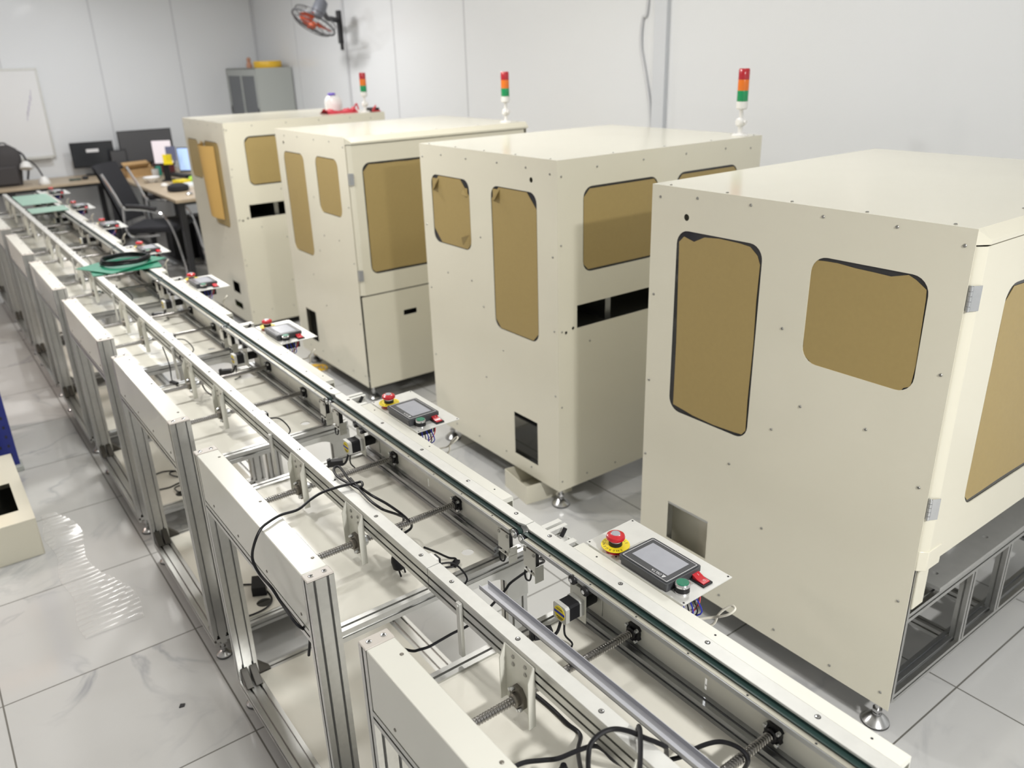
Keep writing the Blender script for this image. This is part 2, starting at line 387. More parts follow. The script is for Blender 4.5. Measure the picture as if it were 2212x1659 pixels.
# ------------------------------------------------------------------ conveyor module (built once, then copied)
Y0 = 1.37; PITCH_M = .9925
XA, XB = .466, .526          # left posts and cover
ZC = .885
def build_module():
    y0 = Y0
    t = thing('conveyor_module', '', 'conveyor', (.75, y0+.38, 0), 'conveyor modules in one line')
    L = .765
    for yy in (y0+.015, y0+L-.015):
        p = obj('post', extr(MB(), ((XA+XB)/2, yy, .10), 'z', .781, .06, .03, S2, (0,)), ALU, t)
        c = obj('post_cap', MB().box(XA-.0005, XB+.0005, yy-.0155, yy+.0155, .881, .8855), CAPM, p, bevel=.003)
        for dx in S2: inst('cap_screw', CAPS, ((XA+XB)/2+dx, yy, .8858), p)
    for yy in (y0+.015, y0+L-.015):
        obj('post', extr(MB(), (.995, yy, .10), 'z', .60, .06, .03, S2, (0,)), ALU, t)
    cv = obj('side_cover', MB().box(XA+.0005, XB-.0005, y0+.0315, y0+L-.0315, .745, .8848), CREAM2, t, bevel=.0022)
    for l in (.076, .381, .684): inst('screw', SCREWS, (.512, y0+l, .8848), cv)
    for l in (.065, .265, .458, .646): inst('screw', SCREWS, (XA+.0005, y0+l, .767), cv, (0, -PI/2, 0))
    obj('side_beam', extr(MB(), (.496, y0+.03, .728), 'y', L-.06, .06, .03, S2, (0,)), ALU, t)
    obj('base_beam', extr(MB(), (.496, y0, .085), 'y', L, .06, .03, S2, (0,)), ALU, t)
    obj('base_beam', extr(MB(), (.995, y0, .085), 'y', L, .06, .03, S2, (0,)), ALU, t)
    for yy in (y0+.015, y0+L-.015):
        obj('base_beam', extr(MB(), (XB, yy, .085), 'x', .439, .03, .03, (0,), (0,)), ALU, t)
        obj('cross_beam', extr(MB(), (XB, yy, .715), 'x', .499, .03, .03, (0,), (0,)), ALU, t)
    # base sheet with a cable hole, deck sheet with a cable hole
    obj('base_panel', MB().prism(rect(XB, .965, y0+.03, y0+L-.03), 'z', .098, .101, holes=[circ(.672, y0+.085, .027, 20)]), DECKM, t)
    obj('deck_panel', MB().prism(rect(XB-.03, .985, y0+.03, y0+L-.03), 'z', .722, .725, holes=[circ(.9095, y0+.088, .0155, 24)]), DECKM, t)
    # inner wall with slot and hole
    ws = []
    for l, z0, z1, hw in ((.378, .760, .786, .0028),):
        ws.append([(y0+l-hw, z0), (y0+l+hw, z0), (y0+l+hw, z1), (y0+l-hw, z1)])
    ws.append(circ(y0+.238, .784, .0045, 10))
    obj('inner_wall', MB().prism(rect(y0+.012, y0+.735, .735, .862), 'x', .975, .977, holes=ws), CREAM2, t)
    obj('wall_beam', extr(MB(), (.9625, y0+.03, .7375), 'y', L-.06, .025, .025, (0,), (0,), g=.0026, d=.006), ALUD, t)
    # corner gusset plates under the deck, near and far
    for yy, sgn in ((y0-.004, 1), (y0+L+.001, 1)):
        g = [(.80, .702), (1.025, .702), (1.025, .60), (.962, .60)]
        g += [(.962-.05*(1-math.cos(a)), .655+.03*math.sin(a)) for a in [PI*.5*i/6 for i in range(7)]]
        g += [(.80, .686)]
        obj('gusset_plate', MB().prism(g, 'y', yy, yy+.003), ALUP, t)
    for yy, s_ in ((y0+.03, 1), (y0+L-.03, -1)):       # black corner connectors at the foot of the left posts
        b = MB()
        for dx in (-.014, .014):
            b.prism([(yy, .101), (yy+s_*.045, .101), (yy, .150)] if s_ > 0 else [(yy, .101), (yy, .150), (yy-.045, .101)], 'x', .496+dx-.011, .496+dx+.011)
        obj('corner_connector', b, CONM, t, bevel=.002)
        b = MB(); ym = (yy-.0275 if s_ > 0 else yy+.0275)
        b.prism([(XB, .101), (XB+.04, .101), (XB, .145)], 'y', min(ym, ym+s_*.024), max(ym, ym+s_*.024))
        obj('corner_connector', b, CONM, t, bevel=.002)
    for x in (.496, .995):
        for yy in (y0+.03, y0+L-.03): obj('leveling_foot', foot_mb(x, yy, .072), [FOOTM, FOOTR], t)
    # fixed belt rail on the right
    ya, yb = y0-.110, y0+.8822
    rail = MB().box(.940, .968, ya+.012, yb-.012, .858, .8795)
    rail.box(.9175, .940, ya+.027, yb-.027, .860, .8712, 1)
    rail.box(.9155, .9180, ya+.027, yb-.027, .8605, .8705)
    for k in range(7): rail.lathe((.9215, ya+.1+.13*k, .8712), (0, 0, 1), [(.0022, 0), (.0022, .0004)], 8, 2)
    rl = obj('belt_rail', rail, [ALUD, LEDGE, BLACKM], t, bevel=.0008)
    tp = obj('rail_plate', MB().prism([(.938, ya+.02), (.944, ya+.001), (.968, ya+.001), (.968, yb-.001), (.944, yb-.001), (.938, yb-.02)], 'z', .880, .8855), ALUP, rl, bevel=.0008)
    for l in (-.057, .143, .367, .590, .813): inst('rail_screw', RSCREW, (.957, y0+l, .8855), rl)
    bl = MB().box(.9270, .9377, ya+.0135, yb-.0135, .8730, .8752); bl.box(.9270, .9377, ya+.0135, yb-.0135, .8545, .8566)
    bl.box(.9380, .9395, ya+.03, yb-.03, .8725, .8795, 0)
    for yc, s_ in ((ya+.0135, -1), (yb-.0135, 1)):
        arc = [(yc+s_*.0104*math.sin(a), .8648+.0104*math.cos(a)) for a in [PI*i/10 for i in range(11)]]
        arc += [(yc+s_*.0082*math.sin(a), .8648+.0082*math.cos(a)) for a in [PI*i/10 for i in range(10, -1, -1)]]
        bl.prism(arc, 'x', .9270, .9377)
    obj('belt', bl, BELT, rl)
    for yc in (ya+.0135, yb-.0135):
        pm = MB().lathe((.919, yc, .8648), (1, 0, 0), [(.0080, 0), (.0081, .003), (.0081, .022)], 20)
        pm.lathe((.9165, yc, .8648), (1, 0, 0), [(.0040, 0), (.0046, .001), (.0046, .004)], 12, 1)
        pm.lathe((.9185, yc, .8648), (1, 0, 0), [(.0108, 0), (.0112, .001), (.0108, .002)], 24, 2)
        obj('pulley', pm, [BLACK, CHROME, ALUD], rl)
    # outer cover strip
    cs = obj('cover_strip', MB().prism([(.968, .872), (.9685, .8848), (.9985, .8842), (1.0, .883), (1.0, .845), (.998, .845), (.998, .872)], 'y', y0+.013, y0+.748), CREAM2, t)
    for l in (.067, .372, .69): inst('screw', mesh_of('screw', MB().lathe((0, 0, 0), (0, 0, 1), [(.0022, 0), (.0022, .0006)], 8), BLACKM), (.984, y0+l, .8845), cs)  # small black discs stand in for the dark of little holes
    # sensor plates under the joint with photoelectric sensors behind
    for yc in (ya+.058, yb-.040):
        sp = MB().prism([(yc-.021, .80), (yc+.021, .80), (yc+.021, .850), (yc-.021, .850)], 'x', .921, .923)
        sp.box(.921, .945, yc-.021, yc-.019, .77, .81); sp.box(.921, .945, yc-.021, yc+.021, .788, .790)
        o = obj('sensor_plate', sp, CREAM2, t)
        ss = MB().box(.923, .94, yc-.012, yc+.014, .805, .850); ss.box(.9255, .9375, yc-.010, yc+.012, .850, .854, 1)
        obj('sensor', ss, [BLACK, RED], o, bevel=.001)
        for q in (-.016, .016): inst('screw', SCREW, (.921, yc+q, .843), o, (0, -PI/2, 0))
        ct = smooth_path([(.93, yc+.015, .802), (.925, yc+.022, .780), (.922, yc+.015, .764), (.924, yc+.002, .768), (.926, yc-.002, .80)], 5)
        obj('sensor_cable', MB().tube(ct, .0022, 6), CABLE, o)
    # stepper motor with bracket and idler wheels
    ym = y0+.683
    br = MB().box(.926, .929, ym-.024, ym+.026, .758, .841); br.box(.926, .972, ym-.024, ym+.026, .838, .841)
    br.box(.972, .975, ym-.024, ym+.026, .755, .841)
    br.box(.921, .94, ym+.004, ym+.026, .841, .868)
    mo = MB(); q = .0205; k = .004
    oct_ = lambda e: [(ym-e, .797-e+k), (ym-e+k, .797-e), (ym+e-k, .797-e), (ym+e, .797-e+k), (ym+e, .797+e-k), (ym+e-k, .797+e), (ym-e+k, .797+e), (ym-e, .797+e-k)]
    mo.prism(oct_(q), 'x', .876, .886, 1); mo.prism(oct_(q-.0012), 'x', .886, .914, 0); mo.prism(oct_(q), 'x', .914, .926, 1)
    mot = obj('stepper_motor', mo, [BLACK, ALUP], t)
    lb = MB().prism(circ(ym, .797, .0165, 28), 'x', .8753, .876)
    lb.box(.8749, .8753, ym-.0164, ym+.0164, .7945, .8005, 1); lb.box(.8749, .8753, ym-.011, ym+.009, .7865, .7885, 2); lb.box(.8749, .8753, ym-.008, ym+.006, .783, .7845, 2)
    lb.box(.8749, .8753, ym-.009, ym+.009, .806, .8072, 2)
    obj('motor_label', lb, [YELLOW, BLUEW, BLACKM], mot)
    obj('motor_bracket', br, CREAM2, mot, bevel=.0015)
    iw = MB()
    for yy, zz in ((ym+.004, .860), (ym-.034, .853)):
        iw.lathe((.912, yy, zz), (1, 0, 0), [(.0105, 0), (.011, .002), (.011, .02)], 20); iw.lathe((.909, yy, zz), (1, 0, 0), [(.005, 0), (.005, .004)], 6, 1)
    iw.lathe((.931, ym, .797), (1, 0, 0), [(.0155, 0), (.0155, .036)], 20)
    obj('drive_wheel', iw, [BLACK, CHROME], mot)
    mc = MB().tube(smooth_path([(.886, ym+.006, .776), (.872, ym+.004, .748), (.86, ym+.014, .738), (.848, ym+.026, .745), (.826, ym+.032, .738)], 6), .0035, 7)
    mc.obox((.85, ym+.024, .745), (.018, -.008, 0), (.004, .009, 0), (0, 0, .009)); mc.obox((.83, ym+.033, .746), (.005, -.002, .002), (.002, .006, 0), (0, 0, .012))
    mc.tube(smooth_path([(.886, ym-.004, .776), (.878, ym-.014, .75), (.885, ym-.03, .732), (.86, ym-.038, .729)], 5), .0022, 6)
    obj('motor_cable', mc, BLACK, mot)
    # lead screws with end flange bearings
    TH = thread_mesh(.456, .0085, .0060)
    for l in (.225, .563):
        ly = y0+l
        lsc = inst('lead_screw', TH, (.516, ly, .778), t)
        fb = MB().prism([(ly+.021*math.cos(a)*(1 if abs(math.sin(a)) > .3 else .8), .778+.021*math.sin(a)) for a in [2*PI*i/24 for i in range(24)]], 'x', .967, .975)
        fb.lathe((.960, ly, .778), (1, 0, 0), [(.0105, 0), (.0125, .002), (.0125, .008)], 20)
        for a in (.8, 2.4, 3.9, 5.5):
            fb.lathe((.9605, ly+.0185*math.cos(a), .778+.0185*math.sin(a)), (1, 0, 0), [(.0036, 0), (.0042, .001), (.0042, .0065)], 10, 1)
        obj('flange_bearing', fb, [BLACK, ZINC], lsc)
    # sliding rail with hanging nut brackets
    ra, rb = y0-.111, y0+.880
    wr = MB(); extr(wr, (.699, ra, .8545), 'y', rb-ra, .03, .049, (), (-.009, .011), g=.0028, d=.008)
    wr_o = obj('width_rail', wr, ALU, t)
    obj('rail_plate', MB().box(.6835, .7145, ra+.0005, rb-.0005, .879, .8852), ALUP, wr_o, bevel=.0008)
    for l in (-.063, .14, .364, .587, .809): inst('rail_screw', RSCREW, (.698, y0+l, .8852), wr_o)
    for l in (.225, .563):
        ly = y0+l
        bm_ = MB().prism([(ly-.042, .873), (ly+.042, .873), (ly+.042, .752), (ly-.042, .752)], 'x', .6815, .6838)
        bm_.prism([(.6838, .873), (.680, .873), (.668, .846), (.668, .740), (.6838, .740)], 'y', ly-.0435, ly-.041)
        bm_.prism([(.6838, .873), (.680, .873), (.668, .846), (.668, .752), (.6838, .752)], 'y', ly+.041, ly+.0435)
        bk = obj('nut_bracket', bm_, CREAM2, wr_o)
        for q in (-.018, .018):
            for zz in (.858, .841): inst('screw', SCREW, (.6815, ly+q, zz), bk, (0, -PI/2, 0))
        nt = MB().prism([(ly+.026*math.sin(a)*.86, .778+.028*math.cos(a)) for a in [2*PI*(i+.5)/8 for i in range(8)]], 'x', .6735, .6815)
        nt.lathe((.664, ly, .778), (1, 0, 0), [(.011, 0), (.0135, .003), (.0135, .010)], 18, 0)
        nt.lathe((.684, ly, .778), (1, 0, 0), [(.015, 0), (.015, .018), (.0125, .022)], 18, 1)
        for a in (.75, 1.15, 3.85, 4.3):
            nt.lathe((.667, ly+.0205*math.cos(a), .778+.0205*math.sin(a)), (1, 0, 0), [(.0032, 0), (.0038, .001), (.0038, .007)], 8, 1)
        obj('screw_nut', nt, [NUTM, ZINC], bk)
    pn = MB().box(.676, .684, y0+.749, y0+.762, .745, .874); pn.lathe((.674, y0+.755, .868), (1, 0, 0), [(.003, 0), (.003, .003)], 8)
    obj('stop_bar', pn, ALUP, wr_o, bevel=.0008)
    # clamped sensor on the inner side of the sliding rail
    sm = MB().box(.7145, .728, y0-.085, y0-.055, .845, .875); sm.box(.728, .735, y0-.082, y0-.060, .835, .872, 1)
    so = obj('rail_sensor', sm, [WHITE, BLACK], wr_o, bevel=.001)
    obj('sensor_cable', MB().tube(smooth_path([(.735, y0-.07, .85), (.77, y0-.078, .84), (.79, y0-.095, .80), (.76, y0-.09, .78), (.735, y0-.075, .78)], 6), .0022, 6), CABLE, so)
    # joint blocks on the outer side
    jb = MB().box(.998, .999, y0+.752, y0+.80, .80, .872); jb.box(.969, 1.004, y0+.775, y0+.790, .84, .874); jb.box(.969, 1.03, y0+.838, y0+.849, .862, .874); jb.box(.969, 1.03, y0+.858, y0+.872, .862, .874)
    jb.box(.99, 1.012, y0+.80, y0+.818, .845, .862)
    jb.box(.969, 1.03, y0+.838, y0+.872, .842, .858); jb.cyl((1.0, y0+.825, .86), (1.012, y0+.825, .878), .005, 10, 1)
    obj('terminal_block', jb, [ALUP, BLACK], t, bevel=.001)
    return t
MODLAB = {
 -1: 'foremost conveyor module, loose black cable loops and a long aluminium channel lying on it',
 0: 'conveyor module second from the foreground, a long black power cable draped over its side cover',
 1: 'conveyor module third from the foreground, black mains adapter on its base shelf',
 2: 'conveyor module fourth from the foreground, cable loops on its base shelf, before the green mats',
 3: 'conveyor module lying under the two green mats and the coiled black cable',
 4: 'conveyor module just behind the green mats and cable coil',
 5: 'conveyor module second from the far end, pale green sheet near its near end',
 6: 'farthest conveyor module in front of the desk, large pale green sheet on its rails'}
mod = build_module(); mod['label'] = MODLAB[0]
for k in (-1, 1, 2, 3, 4, 5, 6):
    c = copy_tree(mod); c.location.y += PITCH_M*k; c['label'] = MODLAB[k]

# ------------------------------------------------------------------ operator control panels
def build_panel():
    y0 = Y0; a, b = y0+.464, y0+.746
    t = thing('control_panel', '', 'control panel', (1.05, y0+.6, .885), 'operator panels beside the belt rail')
    pm = MB().prism([(1.0005, a-.001), (1.143, a), (1.143, b), (1.0005, b-.003)], 'z', .8858, .8878)
    pl = obj('panel_plate', pm, ALUP, t)
    for x, y in ((1.138, a+.006), (1.138, b-.006), (1.006, a+.004), (1.007, b-.008), (1.012, b-.085)):
        inst('screw', mesh_of('screw', MB().lathe((0, 0, 0), (0, 0, 1), [(.0022, 0), (.0022, .0006)], 8), BLACKM), (x, y, .8878), pl)
    obj('skirt', MB().box(1.0005, 1.003, a+.003, b-.012, .80, .8858), CREAM2, t)
    # emergency stop
    ey, ex = y0+.683, 1.031
    em = MB().lathe((ex, ey, .8878), (0, 0, 1), [(.0235, 0), (.0235, .010)], 28, 0)
    em.lathe((ex, ey, .8978), (0, 0, 1), [(.0305, 0), (.0305, .002)], 36, 1)
    em.lathe((ex, ey, .8998), (0, 0, 1), [(.0145, 0), (.0145, .009)], 24, 2)
    em.lathe((ex, ey, .9088), (0, 0, 1), [(.0128, 0), (.0128, .005)], 24, 3)
    em.lathe((ex, ey, .9128), (0, 0, 1), [(.0165, 0), (.0200, .003), (.0203, .006), (.0188, .0105), (.014, .0132), (.008, .0142)], 32, 4)
    em.lathe((ex, ey, .9268), (0, 0, 1), [(.0098, 0), (.0094, .0008)], 24, 5)
    def ring(word, mid, step, inward):
        n = len(word)
        for i, chh in enumerate(word):
            if not inward: th = math.radians(mid+step*((n-1)/2-i)); upv = Vector((math.cos(th), math.sin(th), 0)); ri = Vector((math.sin(th), -math.cos(th), 0))
            else: th = math.radians(mid-step*((n-1)/2-i)); upv = -Vector((math.cos(th), math.sin(th), 0)); ri = Vector((-math.sin(th), math.cos(th), 0))
            put_text(em, chh, .0088, Vector((ex, ey, .9000))+Vector((math.cos(th), math.sin(th), 0))*.0245, ri, upv, 6)
    ring('EMERGENCY', 180, 19, False); ring('STOP', 0, 19, True)
    obj('emergency_stop', em, [REDD, YELLOW, BLACK, WHITE, RED, SCREEN, BLACKM], t)
    # touch screen
    hx0, hx1, hy0, hy1 = 1.0005, 1.102, y0+.508, y0+.643
    hm = MB().prism(rrect(hx0+.003, hx1-.003, hy0+.003, hy1-.003, .004), 'z', .8878, .898)
    hm.prism(rrect(hx0, hx1, hy0, hy1, .006), 'z', .898, .908); hm.prism(rrect(hx0+.004, hx1-.004, hy0+.004, hy1-.004, .004), 'z', .908, .9095)
    hs = obj('touch_screen', hm, BEZEL, t)
    sm = MB().box(hx0+.023, hx1-.017, hy0+.019, hy1-.017, .9095, .9099)
    z = .9100; th_ = .0007
    xa, xb, ya, yb = hx0+.0065, hx1-.0065, hy0+.0065, hy1-.0065
    for q in ((xa, xb, ya, ya+th_), (xa, xb, yb-th_, yb), (xa, xa+th_, ya, yb), (xb-th_, xb, ya, yb)): sm.box(q[0], q[1], q[2], q[3], .9095, z, 1)
    cx, cy = hx0+.0145, hy0+.023
    tri = [(cx+.004, cy-.004), (cx-.0045, cy), (cx+.004, cy+.004)]
    inn = [(cx+.0025, cy-.0005), (cx-.001, cy+.001), (cx+.0025, cy+.0028)]
    sm.prism(tri, 'z', .9095, z, 1, holes=[inn])
    put_text(sm, 'DELTA', .0085, (cx+.0005, cy+.0185, z), (0, 1, 0), (-1, 0, 0), 1)
    obj('display', sm, [SCREEN, LINE], hs)
    # green push button
    bx_, by_ = 1.030, y0+.494
    bm_ = MB().lathe((bx_, by_, .8878), (0, 0, 1), [(.0150, 0), (.0150, .004)], 28, 0)
    bm_.lathe((bx_, by_, .8918), (0, 0, 1), [(.0146, 0), (.0146, .0115)], 28, 1)
    bm_.lathe((bx_, by_, .9033), (0, 0, 1), [(.0152, 0), (.0154, .004), (.0135, .0065)], 28, 0)
    bm_.lathe((bx_, by_, .9092), (0, 0, 1), [(.0126, 0), (.0126, .0010), (.0116, .0018)], 28, 2)
    obj('push_button', bm_, [CHROME, BLACK, GREENB], t)
    # rocker switch
    sx0, sx1, sy0, sy1 = 1.070, 1.097, y0+.475, y0+.511
    rm = MB().box(sx0, sx1, sy0, sy1, .8878, .8915, 0)
    rm.prism([(sy0+.004, .8915), (sy1-.004, .8915), (sy1-.003, .9005), ((sy0+sy1)/2, .8945), (sy0+.004, .8935)], 'x', sx0+.004, sx1-.004, 1)
    put_text(rm, 'I', .007, ((sx0+sx1)/2, sy1-.010, .8999), (1, 0, 0), (0, 1, .35), 2)
    put_text(rm, 'O', .007, ((sx0+sx1)/2, sy0+.010, .8950), (1, 0, 0), (0, 1, .1), 2)
    obj('rocker_switch', rm, [BLACK, RED, LINE], t)
    # wiring below the plate
    ub = MB().box(1.02, 1.09, a+.05, a+.18, .845, .8855); obj('relay_box', ub, BLACK, t, bevel=.002)
    ub = MB().box(1.01, 1.05, a-.002, a+.045, .80, .83); ub.box(1.015, 1.045, a+.005, a+.03, .83, .836, 1); obj('relay_board', ub, [PCBB, YELLOW], t, bevel=.001)
    wr = MB()
    for i in range(5):
        o = .006*i
        wr.tube(smooth_path([(1.03+o, by_+.004, .886), (1.028+o, a+.02-o, .85), (1.012+o, a-.006+o, .825), (1.016+o, a-.012, .79), (1.03, a+.02, .77)], 5), .0016, 5, i % 2)
    wr.tube(smooth_path([(1.078, a+.03, .886), (1.06, a+.01, .86), (1.03, a+.012, .838)], 5), .0016, 5, 2)
    wr.tube(smooth_path([(1.07, a+.034, .886), (1.055, a+.014, .86), (1.026, a+.016, .838)], 5), .0016, 5, 3)
    wr.tube(smooth_path([(1.06, a+.05, .74), (1.085, a+.03, .765), (1.102, a+.005, .79), (1.101, a-.006, .82), (1.107, a-.018, .84), (1.112, a-.029, .85), (1.108, a-.039, .85), (1.098, a-.034, .84), (1.094, a-.016, .825), (1.095, a+.004, .81), (1.07, a+.03, .80), (1.045, a+.035, .80)], 6), .0026, 7, 3)
    for i in range(4):
        wr.obox((1.015+.007*i, a-.028-.004*(i % 2), .815-.006*i), (.003, 0, .001), (0, .005, 0), (.001, 0, .008), 0)
    obj('wiring', wr, [BLUEW, BLACK, REDW, WIREW], t)
    return t
PANLAB = {-1: 'touch screen control panel nearest the camera, in front of the largest machine',
 0: 'touch screen control panel in front of the second machine from the right',
 1: 'touch screen control panel in front of the third machine from the right',
 2: 'touch screen control panel beside the farthest machine, ahead of the green mats',
 3: 'touch screen control panel right beside the green mats and cable coil',
 4: 'touch screen control panel just behind the one beside the green mats',
 5: 'touch screen control panel second from the far end of the line',
 6: 'touch screen control panel at the far end of the conveyor line'}
pan = build_panel(); pan['label'] = PANLAB[0]
for k in (-1, 1, 2, 3, 4, 5, 6):
    c = copy_tree(pan); c.location.y += PITCH_M*k; c['label'] = PANLAB[k]

# ------------------------------------------------------------------ test machine cabinets
def torn_film(u0, u1, v0, v1, r, tears, seed):
    """outline of the kraft film: near the rounded opening but with cut or ragged corners"""
    rnd = random.Random(seed)
    ctr = [(u1, v1), (u0, v1), (u0, v0), (u1, v0)]
    pts = []
    for ci, (cu, cv) in enumerate(ctr):
        su = 1 if cu == u1 else -1; sv = 1 if cv == v1 else -1
        c = tears[ci]
        a = (cu, cv-sv*c); b = (cu-su*c, cv)
        if ci in (1, 3): a, b = b, a
        pts += [a, b] if c > 0 else [(cu, cv)]
    return pts
def ragged(poly, amp, n, seed, mask=None):
    rnd = random.Random(seed); out = []
    for i, p in enumerate(poly):
        q = poly[(i+1) % len(poly)]; d = math.hypot(q[0]-p[0], q[1]-p[1])
        k = n if (d > .05 and (mask is None or mask(p, q))) else 1
        for j in range(k):
            t = j/k; e = 0 if j == 0 else amp*rnd.random()
            mx, my = p[0]+(q[0]-p[0])*t, p[1]+(q[1]-p[1])*t
            out.append((mx+(q[1]-p[1])/d*-e, my+(q[0]-p[0])/d*e) if d > 0 else (mx, my))
    return out
FILM_TALL = [(1.687, 1.303), (1.688, 1.319), (1.669, 1.338), (1.653, 1.334), (1.629, 1.328), (1.59, 1.347), (1.535, 1.352), (1.46, 1.35), (1.423, 1.346), (1.396, 1.325), (1.385, 1.301), (1.387, 1.197), (1.384, 1.064), (1.387, 0.884), (1.385, 0.786), (1.398, 0.769), (1.426, 0.766), (1.508, 0.762), (1.594, 0.765), (1.633, 0.771), (1.679, 0.777), (1.679, 0.996), (1.683, 1.153)]
FILM_SMALL = [(1.222, 1.323), (1.209, 1.345), (1.183, 1.347), (1.149, 1.348), (1.098, 1.344), (1.05, 1.343), (1.003, 1.341), (0.96, 1.353), (0.941, 1.345), (0.912, 1.326), (0.91, 1.301), (0.907, 1.137), (0.912, 1.079), (0.928, 1.071), (0.936, 1.059), (0.974, 1.051), (1.056, 1.052), (1.181, 1.056), (1.22, 1.082), (1.223, 1.166)]
HOLE = mesh_of('x', MB().box(0, 1, 0, 1, 0, 1), BLACK)
def machine(label, X, y0, y1, zb, zt, X1, wins, cuts, hole, side, seed, film_c, foot_xy=.054, rag=0., zback=None):
    t = thing('machine_cabinet', label, 'machine', ((X+X1)/2, (y0+y1)/2, 0))
    th = .002
    hl = [rrect(*w_, .045) for w_ in wins] + [rect(*c) for c in cuts] + ([circ(*hole, .0105)] if hole else [])
    fp = obj('front_panel', MB().prism(rect(y0, y1, zb, zt), 'x', X, X+th, holes=hl), CREAM, t)
    loc = [(.023, 1.443), (.185, 1.462), (.384, 1.46), (.611, 1.462), (.803, 1.459), (.951, 1.447), (.024, 1.131), (.964, 1.133), (.027, .824), (.97, .831), (.027, .476), (.974, .55),
           (.188, .928), (.387, .927), (.473, .825), (.471, 1.137), (.613, .654), (.472, .487), (.03, .16), (.19, .146), (.39, .152), (.611, .156), (.80, .15)]
    mir = side == 'fixed'
    for ly, z in loc:
        yy = (y1-ly) if mir else (y0+ly)
        if any(w_[0]-.01 < yy < w_[1]+.01 and w_[2]-.01 < z < w_[3]+.01 for w_ in list(wins)+list(cuts)) or z > zt-.012: continue
        inst('screw', SCREW, (X, yy, z), fp, (0, -PI/2, 0))
    for i, w_ in enumerate(wins):
        obj('window_pane', MB().box(X+th+.001, X+th+.004, w_[0]-.02, w_[1]+.02, w_[2]-.02, w_[3]+.02), ACRYL, t)
        g = .004
        pf = torn_film(w_[0]+g, w_[1]-g, w_[2]+g, w_[3]-g, .045, film_c[i], seed+i)
        if rag: pf = (FILM_TALL, FILM_SMALL)[i]
        obj('window_film', MB().prism(pf, 'x', X+th-.0003, X+th+.0003), KRAFT, t)
    # roof
    if side == 'door':
        rf = MB().prism([(y0, zt-.038), (y0-.019, zt-.036), (y0-.019, zt-.026), (y0+.004, zt), (y1, zt), (y1, zt-.034)], 'x', X+.03, X1)
        rf.add([(X+.03, y0-.019, zt-.036), (X+.03, y0-.019, zt-.026), (X+.03, y0+.004, zt), (X+th, y0+.004, zt), (X+th, y0, zt-.003), (X+th, y0, zt-.036)], [(0, 1, 4, 5), (1, 2, 3, 4)])
        rf.box(X+th, X+.03, y0+.004, y1, zt-.002, zt)
    else:
        rf = MB().box(X+th, X1, y0, y1, zt-.004, zt)
    obj('roof_panel', rf, CREAM, t)
    for i in range(5):
        inst('screw', SCREW, (X+.018, y0+.06+(y1-y0-.12)*i/4, zt), t)
    for i in range(1, 5):
        inst('screw', SCREW, (X+.018+(X1-X-.05)*i/4, y0+.022+(.02 if side == 'door' else 0), zt), t)
    # remaining sides
    obj('back_panel', MB().box(X1-th, X1, y0, y1, zback or zb, zt-.034 if side == 'door' else zt-.004), CREAM, t)
    obj('side_panel', MB().box(X+th, X1-th, y1-th, y1, zb, zt-.034 if side == 'door' else zt-.004), CREAM, t)
    # inner aluminium base frame and feet
    fz = zb+.01
    for yy in (y0+.04, y1-.04):
        obj('base_beam', extr(MB(), (X+.035, yy, fz+.015), 'x', X1-X-.07, .03, .03, (0,), (0,)), ALUD, t)
    for xx in (X+.05, X1-.05):
        obj('base_beam', extr(MB(), (xx, y0+.055, fz+.015), 'y', y1-y0-.11, .03, .03, (0,), (0,)), ALUD, t)
    for xx in (X+foot_xy, X1-foot_xy):
        for yy in (y0+foot_xy, y1-foot_xy):
            obj('leveling_foot', foot_mb(xx, yy, fz, .040, .0085), [FOOTM, FOOTR], t)
    return t
def fixed_side(t, X, y0, zb, zt, X1, seed):
    W = [(X+.13, X+.54, 1.055, 1.39), (X+.65, X+1.04, 1.055, 1.39)]
    slot = rect(X+.10, X+.60, .83, .925)
    h = [rrect(*w_, .045) for w_ in W]+[slot, circ(X+.042, .822, .007), circ(X+.079, .834, .007)]
    sp = obj('side_panel', MB().prism(rect(X+.002, X1-.002, zb, zt-.004), 'y', y0, y0+.002, holes=h), CREAM, t)
    for i, w_ in enumerate(W):
        obj('window_pane', MB().box(w_[0]-.02, w_[1]+.02, y0+.003, y0+.006, w_[2]-.02, w_[3]+.02), ACRYL, t)
        obj('window_film', MB().prism(torn_film(w_[0]+.004, w_[1]-.004, w_[2]+.009, w_[3]-.010, .04, [.02, .03, .025, .02], seed), 'y', y0+.0017, y0+.0023), KRAFT, t)
    for x, z in ((.02, 1.44), (.2, 1.46), (.45, 1.463), (.7, 1.463), (.95, 1.463), (1.12, 1.45), (.018, 1.18), (.02, .83), (.018, .5), (.018, .15), (.16, .145), (.33, .14), (.17, .76)):
        inst('screw', SCREW, (X+x, y0, z), sp, (PI/2, 0, 0))
    # dark-coloured shelf and a divider behind the slot
    obj('inner_shelf', MB().box(X+.08, X+1.0, y0+.02, y0+.55, .80, .815), DARKIN, t)
    obj('inner_divider', MB().box(X+.30, X+.33, y0+.05, y0+.5, .815, 1.02), ALUD, t)
